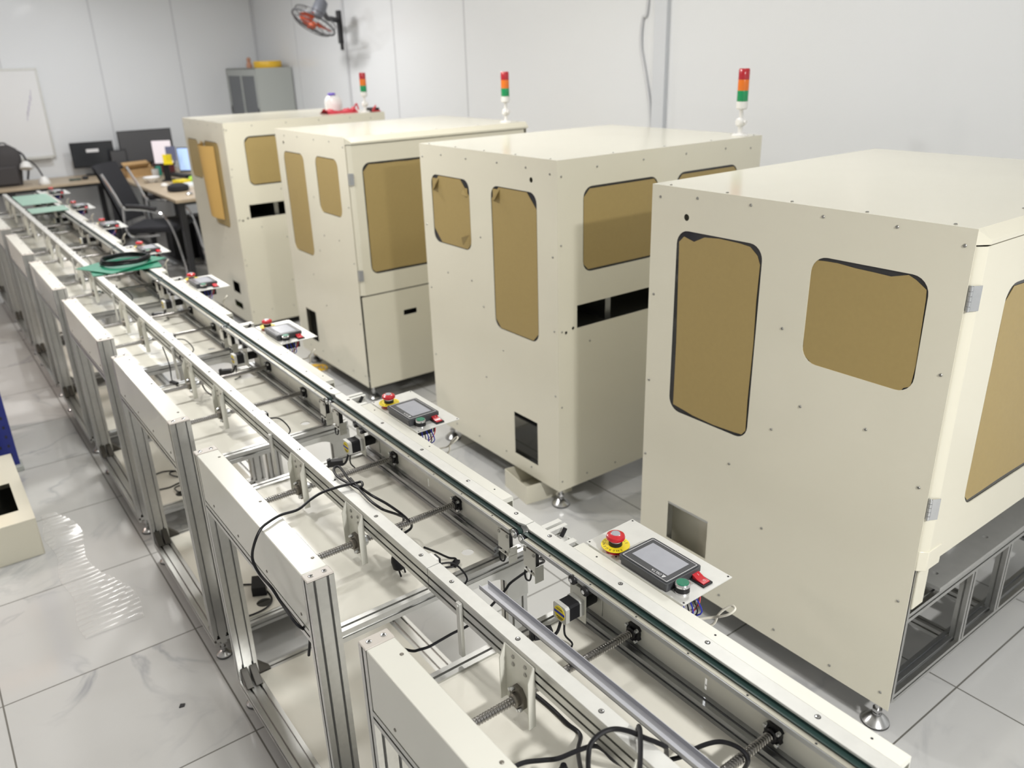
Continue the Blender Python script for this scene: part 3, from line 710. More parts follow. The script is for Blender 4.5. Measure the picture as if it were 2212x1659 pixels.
def door_side(t, X, y0, z0, zt, X1, wx0, wx1, wz0, wz1, seed, hz):
    zz = zt-.040; yd = y0-.016
    w_ = (wx0, wx1, wz0, wz1)
    d = MB().prism(rect(X+.030, X1-.03, z0, zz), 'y', yd, yd+.003, holes=[rrect(*w_, .045)])
    d.prism([(X+.0045, y0+.012), (X+.0045, y0+.003), (X+.009, y0-.004), (X+.024, yd+.001), (X+.030, yd), (X+.030, yd+.003), (X+.025, yd+.004), (X+.012, y0), (X+.0075, y0+.012)], 'z', z0, zz)
    d.prism([(yd, z0), (yd+.03, z0), (yd+.03, z0+.003), (yd+.003, z0+.003)], 'x', X+.030, X1-.03)
    dr = obj('door', d, CREAM, t)
    obj('window_pane', MB().box(w_[0]-.02, w_[1]+.02, yd+.004, yd+.007, w_[2]-.02, w_[3]+.02), ACRYL, dr)
    obj('window_film', MB().prism(ragged(torn_film(w_[0]+.006, w_[1]-.006, w_[2]+.011, w_[3]-.010, .04, [.02, .035, .02, .02], seed), .003, 10, seed), 'y', yd+.0025, yd+.0035), KRAFT, dr)
    for z in hz:
        hx, hy = X+.004, y0-.0065
        hb = MB()
        for k in range(5): hb.cyl((hx, hy, z-.030+.012*k+.0006), (hx, hy, z-.030+.012*k+.0114), .0048, 12)
        hb.cyl((hx, hy, z-.031), (hx, hy, z+.031), .003, 10)
        hb.obox((X+.016, y0-.0145, z), (.010, -.0055, 0), (.0005, .0009, 0), (0, 0, .03))
        hb.box(X+.0035, X+.005, y0-.006, y0+.010, z-.03, z+.03)
        obj('hinge', hb, ZINC, t)
    return dr
# machine nearest the camera: door on its side, open frame below
mx, m0, m1_, mb_, mt_ = 1.88, .82, 1.806, .112, 1.483
A = machine('large cream machine cabinet at the right edge, side door above an open aluminium base', mx, m0, m1_, mb_, mt_, 3.12,
            [(1.378, 1.697, .756, 1.357), (.905, 1.222, 1.060, 1.357)], [(1.50, 1.679, .262, .41)], (1.662, 1.397), 'door', 3,
            [[.036, .02, .012, .03], [.02, .012, .014, .02]], rag=.007)
door_side(A, mx, m0, .60, mt_, 3.12, 2.05, 2.95, .722, 1.328, 5, (1.325, .773))
obj('door_corner', MB().prism([(mx+.004, m0+.03), (mx+.004, m0-.002), (mx+.022, m0-.019), (mx+.09, m0-.019), (mx+.09, m0-.0135), (mx+.05, m0+.03)], 'z', .585, .645), CREAM, A, bevel=.002)
obj('corner_post', extr(MB(), (mx+.0175, m0+.02, .125), 'z', 1.32, .03, .03, (0,), (0,)), ALU, A)
obj('cream_strip', MB().box(mx+.030, mx+.085, m0+.001, m0+.0045, .448, .585), CREAM, A)
for zc in (.415, .135):
    obj('frame_beam', extr(MB(), (mx+.0325, m0+.02, zc), 'x', 1.19, .03, .03, (0,), (0,)), ALU, A)
for xc in (2.29, 2.52, 2.90):
    obj('frame_post', extr(MB(), (xc, m0+.02, .15), 'z', .25, .03, .03, (0,), (0,)), ALU, A)
for xc in (2.29, 2.52):
    for zc in (.385, .165):
        pass
obj('frame_post', extr(MB(), (2.29, m1_-.06, .15), 'z', .25, .03, .03, (0,), (0,)), ALU, A)
obj('frame_beam', extr(MB(), (2.29, m0+.035, .135), 'y', .86, .03, .03, (0,), (0,)), ALU, A)
obj('frame_beam', extr(MB(), (2.52, m0+.035, .135), 'y', .86, .03, .03, (0,), (0,)), ALU, A)
obj('steel_base_plate', MB().prism(rect(2.07, 3.10, m0+.005, m1_-.03), 'z', .430, .442, holes=[circ(2.13+.15*i, m0+.05+.045*(i % 2), .008, 12) for i in range(6)]), PLATEM, A)
obj('frame_beam', extr(MB(), (2.05, m0+.035, .415), 'y', .86, .03, .03, (0,), (0,)), ALU, A)
obj('frame_beam', extr(MB(), (mx+.0175, m0+.035, .415), 'y', .86, .03, .03, (0,), (0,)), ALU, A)
obj('plate_mount', MB().lathe((2.30, m0+.10, .442), (0, 0, 1), [(.018, 0), (.018, .012), (.012, .013), (.012, .035)], 16), ZINC, A)
obj('inner_wall', MB().prism(rect(1.46, 1.72, .15, .425), 'x', mx+.075, mx+.078, holes=[circ(1.53, .30, .008, 10)]), CREAM, A)
# second machine: fixed side panel
mx, m0, m1_, mb_, mt_ = 1.965, 2.375, 3.368, .105, 1.50
Bm = machine('cream machine cabinet second from the right, peeling kraft window film, dark slot in its side', mx, m0, m1_, mb_, mt_, 3.16,
             [(2.50, 2.808, .752, 1.368), (2.970, 3.282, 1.062, 1.372)], [(2.52, 2.689, .174, .382)], (2.533, 1.415), 'fixed', 11,
             [[.05, .06, .035, .035], [.06, .065, .03, .06]], zback=.75)  # zback leaves the unseen back open low down to let light in
fixed_side(Bm, mx, m0, mb_, mt_, 3.16, 4)
def curl(t, X, y, z, sy, sz, s_=.05):
    b = MB(); b.prism([(y, z), (y+sy*s_, z), (y+sy*s_*.55, z-sz*s_*.4), (y, z-sz*s_)], 'x', X-.0012, X-.0006)
    b.add([(X-.001, y+sy*s_, z), (X-.001, y, z-sz*s_), (X-.018, y+sy*s_*.72, z-sz*s_*.74), (X-.0016, y+sy*s_, z), (X-.0016, y, z-sz*s_), (X-.0186, y+sy*s_*.72, z-sz*s_*.74)],
          [(0, 1, 2), (5, 4, 3), (0, 2, 5, 3), (2, 1, 4, 5)])
    obj('film_curl', b, KRAFT, t)
curl(Bm, mx+.002, 3.272, 1.355, -1, 1, .055); curl(Bm, mx+.002, 2.985, 1.335, 1, 1, .035); curl(Bm, mx+.002, 2.985, 1.078, 1, -1, .055); curl(Bm, mx+.002, 2.795, 1.355, -1, 1, .05)
obj('inner_duct', MB().box(mx+.30, mx+.303, m0+.06, m0+.60, .24, .60), CREAM, Bm)
obj('inner_rail', extr(MB(), (mx+.20, m0+.06, .235), 'y', .8, .03, .03, (0,), (0,)), BLACK, Bm)
# third machine: door and lower cover
mx, m0, m1_, mb_, mt_ = 1.90, 4.02, 4.962, .095, 1.492
Cm = machine('cream machine cabinet third from the right, side door above a cover with a hand slot', mx, m0, m1_, mb_, mt_, 3.09,
             [(4.578, 4.872, .772, 1.370), (4.130, 4.417, 1.062, 1.374)], [(4.68, 4.832, .20, .40)], (4.85, 1.417), 'door', 21,
             [[.004, .01, .01, .004], [.004, .004, .004, .004]])
door_side(Cm, mx, m0, .645, mt_, 3.09, 1.98, 2.85, .757, 1.358, 8, (1.28, .76))
obj('lower_cover', MB().prism(rect(mx+.006, 3.06, mb_, .638), 'y', m0-.016, m0-.013, holes=[rrect(2.158, 2.245, .485, .516, .006)]), CREAM, Cm)
obj('slot_backing', MB().box(2.13, 2.27, m0+.03, m0+.032, .46, .54), BLACK, Cm)
obj('dark_inner_box', MB().box(mx+.06, mx+.8, m0+.2, m1_-.04, .12, .60), DARKIN, Cm)  # plain dark box behind the front cutout
# farthest machine
mx, m0, m1_, mb_, mt_ = 1.86, 5.80, 6.735, .05, 1.488
Dm = machine('farthest cream machine cabinet, kraft film hanging loose from its front window', mx, m0, m1_, mb_, mt_, 3.10,
             [(5.962, 6.278, .748, 1.350), (6.425, 6.690, 1.058, 1.345)], [(5.98, 6.13, .25, .335), (5.975, 6.15, .13, .18)], None, 'fixed', 31,
             [[.03, .004, .004, .02], [.004, .004, .02, .004]])
fixed_side(Dm, mx, m0, mb_, mt_, 3.10, 6)
lf = MB(); n = 10; vv = []; ff = []
for i in range(n+1):
    tt = i/n; yy = 6.36-.30*tt
    for z in (.80+.06*(1-tt), 1.34-.02*tt):
        vv.append((mx-.004-.075*math.sin(PI*min(1, (1-tt)*1.35))*(1 if z > 1 else .75), yy, z))
for i in range(n): ff.append((2*i, 2*i+1, 2*i+3, 2*i+2))
lf.add(vv, ff); lf.add([(x+.0008, y, z) for x, y, z in vv], [q[::-1] for q in ff])
obj('loose_film', lf, KRAFTL, Dm)
obj('dark_inner_box', MB().box(mx+.06, mx+.8, m0+.08, m1_-.1, .10, .7), DARKIN, Dm)  # dark-coloured box behind the two front cutouts
# ------------------------------------------------------------------ stack lights on the machine roofs
def stack_light(x, y, z, lab):
    t = thing('stack_light', lab, 'signal light', (x, y, z), 'red amber green stack lights')
    b = MB().lathe((x, y, z), (0, 0, 1), [(.036, 0), (.036, .004), (.030, .008), (.014, .010), (.010, .012), (.010, .04)], 24)
    for a in range(3): b.lathe((x+.027*math.cos(a*2.1), y+.027*math.sin(a*2.1), z+.006), (0, 0, 1), [(.005, 0), (.005, .005)], 8)
    obj('base', b, WHITE, t)
    j = MB().lathe((x-.020, y, z+.058), (1, 0, 0), [(.012, 0), (.019, .006), (.020, .03), (.014, .042)], 18); j.cyl((x+.004, y-.012, z+.058), (x+.004, y-.026, z+.058), .009, 12)
    obj('joint', j, WHITE, t)
    obj('pole', MB().cyl((x, y, z+.07), (x, y, z+.115), .0085, 14), WHITE, t)
    obj('housing', MB().lathe((x, y, z+.112), (0, 0, 1), [(.020, 0), (.0245, .006), (.0245, .034)], 24), WHITE, t)
    for k, (m, n_) in enumerate(((GREENL, 'green_lens'), (AMBER, 'amber_lens'), (REDD, 'red_lens'))):
        z0 = z+.146+.045*k
        o = obj('lens', MB().lathe((x, y, z0), (0, 0, 1), [(.0238, 0), (.0242, .002), (.0242, .043), (.0238, .045)] if k < 2 else [(.0238, 0), (.0242, .002), (.0242, .040), (.021, .046)], 24), m, t)
        o['label'] = ('green lens', 'amber lens', 'red lens')[k]
    return t
stack_light(3.075, 2.432, 1.50, 'red amber green stack light on the roof of the second machine from the right')
stack_light(2.99, 4.085, 1.492, 'red amber green stack light on the roof of the third machine from the right')
stack_light(2.985, 5.885, 1.488, 'red amber green stack light on the farthest machine roof beside the red bag')

# ------------------------------------------------------------------ cables and loose things on the line
def cable(label, pts, r=.0032, cat='cable', name='power_cable', m=None, extra=None, parts=None):
    mb = MB()
    for p in pts: mb.tube(smooth_path(p, 7), r, 8)
    if extra: extra(mb)
    return single(name, mb, m or CABLE, label, cat)
D1 = [(.49, 1.50, .60), (.488, 1.47, .68), (.452, 1.431, .75), (.45, 1.513, .761), (.445, 1.544, .782), (.44, 1.597, .789), (.438, 1.628, .807), (.44, 1.631, .831), (.448, 1.617, .869), (.464, 1.621, .8885), (.483, 1.63, .893), (.522, 1.646, .892), (.564, 1.644, .892), (.606, 1.667, .893), (.644, 1.678, .895), (.692, 1.674, .896), (.722, 1.665, .897), (.735, 1.656, .9), (.729, 1.636, .902), (.721, 1.636, .896)]
D2 = [(.721, 1.636, .893), (.713, 1.682, .893), (.706, 1.724, .894), (.709, 1.755, .896), (.719, 1.773, .897), (.73, 1.77, .897), (.727, 1.735, .896), (.72, 1.689, .895), (.725, 1.645, .894), (.735, 1.606, .885), (.772, 1.591, .85), (.813, 1.585, .80), (.838, 1.609, .75), (.80, 1.62, .731)]
D3 = [(.727, 1.70, .894), (.719, 1.625, .893), (.715, 1.566, .893), (.722, 1.534, .887), (.739, 1.54, .87), (.783, 1.563, .83), (.826, 1.624, .77), (.79, 1.60, .731), (.74, 1.53, .731), (.728, 1.475, .76)]
def plug(mb, c, d):
    c = Vector(c); d = Vector(d).normalized(); s_ = d.cross(Vector((0, 0, 1))); s_ = s_.normalized() if s_.length > .01 else Vector((1, 0, 0)); u_ = s_.cross(d)
    mb.lathe(c, d, [(.005, -.03), (.008, -.02), (.015, -.008), (.018, 0), (.018, .018), (.014, .022)], 14)
    for q in (-.009, .009): mb.cyl(c+s_*q+d*.02, c+s_*q+d*.04, .0023, 8)
def pl2(mb): plug(mb, (.729, 1.480, .768), (.1, -.2, -.8))
cable('long black power cable with plug, draped over the cream cover and the sliding rail', [D1, D2, D3], .0034, extra=pl2)
C1 = [(.628, .690, .80), (.628, .694, .85), (.631, .697, .872), (.64, .702, .885), (.661, .702, .893), (.682, .695, .8945), (.697, .676, .895), (.708, .653, .893), (.717, .64, .89), (.725, .63, .885), (.734, .633, .87), (.761, .656, .80), (.778, .677, .765), (.802, .683, .760), (.822, .674, .763), (.849, .659, .78), (.875, .639, .79), (.885, .609, .795), (.887, .591, .785), (.887, .595, .76), (.885, .606, .735), (.86, .62, .7295)]
C2 = [(.60, .58, .84), (.644, .602, .88), (.662, .619, .892), (.684, .64, .897), (.705, .662, .9), (.711, .67, .9), (.715, .675, .893), (.723, .687, .86), (.748, .707, .80), (.765, .72, .735)]
C3 = [(.735, 1.0, .7295), (.739, .947, .7295), (.74, .913, .7295), (.739, .875, .7295), (.74, .84, .7295), (.70, .80, .75), (.640, .720, .80), (.628, .690, .80)]
C4 = [(.535, .815, .78), (.557, .809, .79), (.566, .804, .8), (.587, .8, .8), (.611, .786, .8), (.634, .773, .8), (.666, .762, .805), (.693, .753, .805), (.71, .746, .79), (.722, .734, .77), (.751, .725, .74), (.765, .72, .73)]
def pl1(mb): plug(mb, (.637, .764, .762), (0, 0, -1))
cable('loose black power cable looped over the sliding rail at the bottom of the picture', [C1, C2, C3, C4], .0040, extra=pl1)
cable('thin black cable hanging across the gap between the two foremost conveyor modules',
      [[(.64, 1.40, .62), (.671, 1.345, .62), (.689, 1.335, .62), (.712, 1.33, .62), (.741, 1.332, .62), (.779, 1.335, .62), (.822, 1.335, .62), (.857, 1.335, .63), (.889, 1.33, .65), (.933, 1.335, .67), (.957, 1.34, .68), (1.03, 1.345, .69), (1.033, 1.311, .72), (1.02, 1.296, .74), (1.0, 1.282, .76), (.983, 1.238, .80)]], .0032)
cable('black cable loops lying on the base shelf of the fourth conveyor module', [
    [(.622, 3.696, .104), (.663, 3.702, .104), (.711, 3.67, .104), (.739, 3.607, .104), (.704, 3.605, .104), (.678, 3.63, .111), (.687, 3.658, .111), (.74, 3.63, .111), (.73, 3.55, .104), (.671, 3.451, .104), (.654, 3.483, .111), (.676, 3.498, .111), (.719, 3.50, .104), (.691, 3.539, .104), (.643, 3.526, .104), (.596, 3.535, .104)]], .0032)
cable('black mains adapter and cord on the base shelf of the third conveyor module', [
    [(.60, 2.62, .105), (.652, 2.588, .105), (.683, 2.558, .105), (.702, 2.495, .105), (.695, 2.434, .105), (.658, 2.405, .105), (.60, 2.402, .105), (.56, 2.42, .105)]], .003,
    extra=lambda mb: mb.obox((.685, 2.525, .1205), (.022, -.012, 0), (.014, .036, 0), (0, 0, .0175)))
cable('thin black sensor lead with a connector drooping beside the sliding rail of the third module', [
    [(.672, 3.24, .845), (.675, 3.20, .78), (.665, 3.16, .735), (.661, 3.11, .729), (.68, 3.07, .729), (.70, 3.06, .76), (.682, 3.04, .86)]], .0024, name='sensor_lead',
    extra=lambda mb: mb.obox((.663, 3.12, .732), (.006, .002, 0), (-.006, .02, 0), (0, 0, .005)))
cable('short black lead curling onto the deck of the third module', [[(.716, 2.90, .86), (.725, 2.97, .78), (.732, 2.955, .733), (.746, 2.882, .728)]], .0026, name='sensor_lead')
cable('thin black sensor lead drooping onto the deck of the second module beside its rail', [[(.755, 1.395, .835), (.80, 1.42, .79), (.84, 1.435, .75), (.866, 1.445, .73), (.85, 1.425, .728), (.82, 1.435, .728), (.80, 1.42, .729)]], .0026, name='sensor_lead',
      extra=lambda mb: mb.obox((.855, 1.43, .730), (.010, .006, 0), (-.004, .006, 0), (0, 0, .004)))
# aluminium channel lying on the lead screws
uc = MB()
for (x0, x1, z0, z1) in ((-.0125, .0125, 0, .0015), (-.0125, -.011, 0, .010), (.011, .0125, 0, .012)):
    uc.box(x0, x1, -.40, .40, z0, z1)
o = single('aluminium_channel', uc, CHANM, 'long bare aluminium U-channel lying loose across the lead screws of the foremost module', 'metal channel', base=(0, 0, 0))
o.location = (.8135, .845, .7864)
# green mats with coiled cable
def mat_sheet(c, ax, ay, th_=.003, bend=0.0):
    mb = MB(); n = 10; v = []; f = []
    c, ax, ay = Vector(c), Vector(ax), Vector(ay)
    for i in range(n+1):
        for j in (0, 1):
            for k in (0, 1):
                p = c+ax*(2*i/n-1)+ay*(2*j-1); p.z += k*th_ + bend*(2*i/n-1)**2
                v.append(p)
    for i in range(n):
        a = 4*i; b_ = 4*(i+1)
        f += [(a, b_, b_+2, a+2), (a+1, a+3, b_+3, b_+1), (a, a+1, b_+1, b_), (a+2, b_+2, b_+3, a+3)]
    f += [(0, 2, 3, 1), (4*n, 4*n+1, 4*n+3, 4*n+2)]
    return mb.add(v, f)
single('green_mat', mat_sheet((.845, 4.56, .8885), (.165, -.012, 0), (.01, .095, 0)), GREENS, 'lower green mat lying flat across the rails under the other mat', 'mat')
single('green_mat', mat_sheet((.845, 4.64, .897), (.155, .085, .001), (-.062, .125, 0)), GREENS, 'upper dark green mat turned askew, black cable coiled on top of it', 'mat')
co = MB(); rr_ = random.Random(5)
pts = []
for i in range(6*28):
    a = 2*PI*i/28; tq = i/28
    pts.append((.868+(.118+.006*math.sin(tq*2.3))*math.cos(a), 4.648+(.118+.005*math.cos(tq*3.1))*math.sin(a), .902+.0075*(tq % 3)+.003*math.sin(a*2+tq)))
pts += [(.95, 4.62, .905), (.91, 4.64, .905), (.87, 4.65, .904), (.83, 4.645, .904)]
co.tube([(p[0], p[1], p[2]+.006) for p in pts], .0042, 7)
single('coiled_cable', co, CABLE, 'coil of black cable lying on the upper green mat', 'cable')
single('green_sheet', mat_sheet((.848, 6.98, .8895), (.125, 0, 0), (0, .13, 0), .002), GREENP, 'small pale green sheet across the rails of the second farthest module', 'sheet')
single('green_sheet', mat_sheet((.848, 7.62, .8895), (.125, 0, 0), (0, .30, 0), .002), GREENP, 'large pale green sheet on the rails at the far end of the line', 'sheet')

# ------------------------------------------------------------------ floor things near the machines
t = thing('cream_carton', 'cream open-topped box on the floor under the corner of the second machine', 'box', (2.03, 2.605, 0))
ca = math.radians(-8)
bx = MB(); 
def obx(mb, x0, x1, y0, y1, z0, z1, c, ang):
    ux = Vector((math.cos(ang), math.sin(ang), 0)); uy = Vector((-math.sin(ang), math.cos(ang), 0))
    cc_ = Vector(c)+ux*((x0+x1)/2)+uy*((y0+y1)/2)+Vector((0, 0, (z0+z1)/2))
    mb.obox(cc_, ux*((x1-x0)/2), uy*((y1-y0)/2), (0, 0, (z1-z0)/2))
c0 = (2.03, 2.605, 0)
obx(bx, -.12, .12, -.10, .10, 0, .003, c0, ca)
for q in ((-.12, -.118, -.10, .10), (.118, .12, -.10, .10), (-.118, .118, -.10, -.098), (-.118, .118, .098, .10)): obx(bx, *q, .003, .09, c0, ca)
obj('carton_body', bx, CREAM, t)
tb = MB()
for i in range(3):
    tb.tube([(1.865+.055*math.cos(a)+.012*i, 4.80-.02+.055*math.sin(a)-.03*i, .006+.005*i+.003*math.sin(3*a)) for a in [2*PI*k/24 for k in range(24)]], .005, 6, closed=True)
single('yellow_hose', tb, FILMY, 'loops of yellow hose on the floor by the foot of the third machine', 'hose')
single('floor_debris', MB().prism([(.300, 2.236), (.315, 2.232), (.321, 2.243), (.308, 2.250)], 'z', .0002, .003), BLACKM, 'small black scrap lying alone on the floor tile', 'scrap')

# left side: cream sheet metal box, rack upright, wrap film
t = thing('sheet_metal_box', 'cream sheet metal box with a square opening, on the floor at the left edge', 'box', (-.2, 3.86, 0))
bx = MB().prism(rect(-.50, .112, 3.485, 4.235), 'z', .168, .171, holes=[rect(-.34, .066, 3.60, 3.90)])
bx.box(.109, .112, 3.485, 4.235, .0, .168); bx.box(-.50, .109, 3.485, 3.488, 0, .168); bx.box(-.50, -.497, 3.488, 4.235, 0, .168); bx.box(-.497, .109, 4.232, 4.235, 0, .168)
obj('box_shell', bx, CREAM, t, bevel=.0015)
obj('box_floor', MB().box(-.497, .109, 3.488, 4.232, .001, .004), DARKIN, t)  # bottom sheet coloured dark beneath the opening
t = thing('storage_rack', 'blue steel storage rack upright with orange beam at the left edge', 'rack', (-.2, 4.75, 0))
for (x, y) in ((.10, 4.42), (.10, 5.02), (-1.3, 4.42), (-1.3, 5.02)):
    up_ = MB().box(x-.045, x+.045, y-.003, y+.003, .03, 1.30); up_.box(x-.045, x-.041, y, y+.05, .03, 1.30); up_.box(x+.041, x+.045, y, y+.05, .03, 1.30)
    for k in range(24):
        for dx in (-.018, .018): up_.box(x+dx-.005, x+dx+.005, y-.0036, y-.003, .08+.05*k, .095+.05*k, 1)
    obj('upright', up_, [BLUEP, BLACKM], t)
    obj('foot_plate', MB().box(x-.055, x+.055, y-.03, y+.06, 0, .03), GREY, t, bevel=.004)
for z in (.55, 1.15):
    obj('beam', MB().box(-1.255, .055, 4.425, 4.465, z, z+.09), ORANGE, t, bevel=.003)
    obj('beam', MB().box(-1.255, .055, 5.025, 5.065, z, z+.09), ORANGE, t, bevel=.003)
    obj('shelf_board', MB().box(-1.25, .05, 4.43, 5.06, z+.09, z+.105), WOOD, t)
fm = MB(); nx, ny = 20, 180; v = []; f = []
for j in range(ny+1):
    yy = 2.78+1.05*j/ny
    xa_ = .135-.01*math.sin(j*.1); xb_ = .33-.12*(j/ny)+.03*math.sin(j*.055)
    for i in range(nx+1):
        x = xa_+(xb_-xa_)*i/nx
        z = .003+.005*(1+math.sin(yy*2*PI/.034+1.2*math.sin(x*9)))*(.4+.6*min(1, i/6))
        v.append((x, yy, z))
for j in range(ny):
    for i in range(nx): f.append((j*(nx+1)+i, j*(nx+1)+i+1, (j+1)*(nx+1)+i+1, (j+1)*(nx+1)+i))
fm.add(v, f)
single('wrap_film', fm, FILM, 'rippled clear plastic film lying on the floor beside the cream box', 'plastic film')

# ------------------------------------------------------------------ wall things
t = thing('wall_fan', 'dark wall fan with orange hub and round grille, high on the right wall', 'fan', (3.9, 8.05, 2.15))
obj('wall_bracket', MB().box(3.865, 3.899, 8.015, 8.075, 2.01, 2.31).box(3.875, 3.899, 8.03, 8.06, 1.95, 2.01), BSTEEL, t, bevel=.006)
hub = Vector((3.42, 7.62, 2.185)); ax_ = Vector((-.541, -.054, -.849)).normalized()
mot_c = hub-ax_*.16
obj('arm', MB().tube(smooth_path([(3.87, 8.045, 2.22), (3.76, 7.95, 2.23), (3.66, 7.85, 2.24), tuple(mot_c-ax_*.02)], 5), .024, 10), BSTEEL, t)
obj('motor_housing', MB().lathe(mot_c-ax_*.07, ax_, [(.03, 0), (.055, .02), (.062, .07), (.06, .13), (.05, .17)], 20), mat('fan_grey', (.16, .17, .20), .4), t)
uu = ax_.orthogonal().normalized(); vv_ = ax_.cross(uu)
g = MB()
def cring(c, r, rad): g.tube([c+uu*r*math.cos(2*PI*k/40)+vv_*r*math.sin(2*PI*k/40) for k in range(40)], rad, 6, closed=True)
cring(hub, .205, .008); cring(hub-ax_*.05, .195, .004); cring(hub+ax_*.05, .12, .003); cring(hub+ax_*.055, .05, .003); cring(hub+ax_*.035, .17, .003)
for k in range(28):
    a = 2*PI*k/28; d = uu*math.cos(a)+vv_*math.sin(a)
    g.tube([hub+ax_*.057+d*.04, hub+ax_*.05+d*.12, hub+ax_*.03+d*.178, hub+d*.205, hub-ax_*.05+d*.195, hub-ax_*.085+d*.10], .0013, 4)
obj('grille', g, mat('fan_grille', (.10, .10, .11), .4, .5), t)
obj('hub_cap', MB().lathe(hub+ax_*.0, ax_, [(.035, 0), (.038, .03), (.03, .048)], 20), mat('fan_orange', (.75, .13, .04), .35), t)
bl_ = MB()
for k in range(3):
    a0 = 2*PI*k/3; v = []; f = []
    for i in range(7):
        r = .03+.15*i/6
        for j in range(5):
            a = a0+(-.5+j/4)*(.75 if i else .5); h = (-.5+j/4)*.05
            v.append(hub+uu*r*math.cos(a)+vv_*r*math.sin(a)+ax_*(h-.005))
    for i in range(6):
        for j in range(4): f.append((i*5+j, i*5+j+1, (i+1)*5+j+1, (i+1)*5+j))
    bl_.add(v, f); bl_.add([p+ax_*.0015 for p in v], [q[::-1] for q in f])
obj('blade', bl_, mat('fan_blade_orange', (.62, .10, .04), .35), t)
single('wall_conduit', MB().box(3.876, 3.90, 7.945, 7.965, .3, CEIL), TRIMM, 'slim grey conduit running down the right wall below the fan', 'conduit', bevel=.003)
single('wall_trunking', MB().box(3.868, 3.90, 3.655, 3.755, .08, CEIL), mat('trunking_white', (.66, .68, .71), .3), 'wide pale vertical trunking on the right wall behind the second machine', 'trunking', bevel=.004)
cable('pale cable hanging in a loose curve beside the trunking on the right wall', [[(3.888, 3.83, CEIL-.01), (3.888, 3.83, 2.14), (3.888, 3.87, 2.045), (3.888, 3.878, 1.889), (3.888, 3.825, 1.702), (3.888, 3.77, 1.429), (3.888, 3.78, 1.0), (3.888, 3.85, .4)]], .009, name='wall_cable', m=TRIMM)
# whiteboard
t = thing('whiteboard', 'framed whiteboard on the far wall above the backpack', 'whiteboard', (.75, YF-.03, .95))
obj('board', MB().box(.16, 1.445, YF-.03, YF-.015, .985, 1.85), WHITEG, t)
fr = MB()
for q in ((.14, 1.465, 1.85, 1.872), (.14, 1.465, .963, .985), (.14, .16, .985, 1.85), (1.445, 1.465, .985, 1.85)): fr.box(q[0], q[1], YF-.036, YF-.006, q[2], q[3])
obj('frame', fr, ALUP, t, bevel=.003)
obj('pen_tray', MB().box(.5, 1.43, YF-.085, YF-.036, .958, .97).box(.5, 1.43, YF-.085, YF-.082, .97, .985), ALUP, t)
sc_m = MB()
for i in range(5): sc_m.tube(smooth_path([(1.27+.02*i, YF-.0305, 1.35+.05*i), (1.29+.018*i, YF-.0305, 1.45+.05*i), (1.28+.02*i, YF-.0305, 1.40+.06*i)], 4), .002, 4)
obj('pen_strokes', sc_m, mat('marker_violet', (.38, .33, .50), .6), t)
# storage cabinet with sliding glass doors
t = thing('filing_cabinet', 'grey steel filing cabinet with dark glass sliding doors in the far corner', 'cabinet', (3.68, 9.85, 0))
obj('body', MB().box(3.47, 3.885, 9.395, 9.398, 0, 1.80).box(3.47, 3.885, 10.38, 10.383, 0, 1.80).box(3.883, 3.886, 9.398, 10.38, 0, 1.80).box(3.47, 3.885, 9.398, 10.38, 1.797, 1.80).box(3.47, 3.885, 9.398, 10.38, .04, .06).box(3.485, 3.885, 9.398, 10.38, .9, .92), GREY, t)
for k, (a, b, x) in enumerate(((9.40, 9.90, 3.462), (9.88, 10.38, 3.472))):
    d = MB().prism(rect(a, b, .06, 1.79), 'x', x, x+.008, holes=[rect(a+.05, b-.05, 1.0, 1.72)])
    dr = obj('door', d, GREY, t); obj('glass', MB().box(x+.003, x+.005, a+.05, b-.05, 1.0, 1.72), GLASSD, dr)
    obj('handle', MB().box(x-.006, x, (b-.04 if k else a+.015), (b-.02 if k else a+.035), 1.30, 1.38), BLACK, dr)
# things on the cabinet
single('yellow_tape_roll', MB().lathe((3.68, 9.56, 1.8002), (0, 0, 1), [(.15, 0), (.155, .01), (.155, .06), (.15, .07), (.06, .07)], 28), FILMY, 'wide roll of yellow tape lying on the filing cabinet', 'tape roll')
fg = MB().lathe((3.62, 9.98, 1.80), (0, 0, 1), [(.03, 0), (.035, .02), (.028, .05), (.018, .065), (.024, .08), (.024, .10), (.010, .115)], 16)
single('small_figurine', fg, mat('terracotta', (.55, .28, .18), .6), 'small reddish figurine beside the yellow tape roll on the cabinet', 'figurine')

# things on the farthest machine roof
zr = 1.4885
rb = MB(); v = []; f = []
nn = 14
for i in range(nn+1):
    for j in range(6):
        x = 2.70+.25*i/nn; y = 5.93+.16*j/5
        v.append((x, y, zr+.0006+.042*math.sin(PI*j/5)*(.65+.35*math.sin(i*1.7+j))*(.4+.6*abs(math.cos(PI*i/nn)))))
for i in range(nn):
    for j in range(5): f.append((i*6+j, (i+1)*6+j, (i+1)*6+j+1, i*6+j+1))
rb.add(v, f); rb.add([(p[0], p[1], zr+.0003) for p in v], [q[::-1] for q in f])
rb.tube(smooth_path([(2.92, 5.95, zr+.01), (2.925, 5.93, zr+.05), (2.93, 5.91, zr+.06), (2.935, 5.90, zr+.02)], 5), .006, 6)
single('red_bag', rb, mat('red_fabric', (.50, .015, .035), .6), 'crumpled red bag lying on the roof of the farthest machine', 'bag')
hb = MB().lathe((2.86, 6.17, zr), (.0, .0, 1), [(.045, 0), (.062, .012), (.068, .05), (.066, .085), (.05, .115), (.025, .128)], 22)
hb.lathe((2.845, 6.155, zr+.126), (0, 0, 1), [(.030, 0), (.030, .010), (.022, .014)], 18, 1)
single('white_jar', hb, [WHITEG, mat('violet_lid', (.18, .12, .62), .4)], 'round white jar with a violet lid behind the red bag', 'jar')
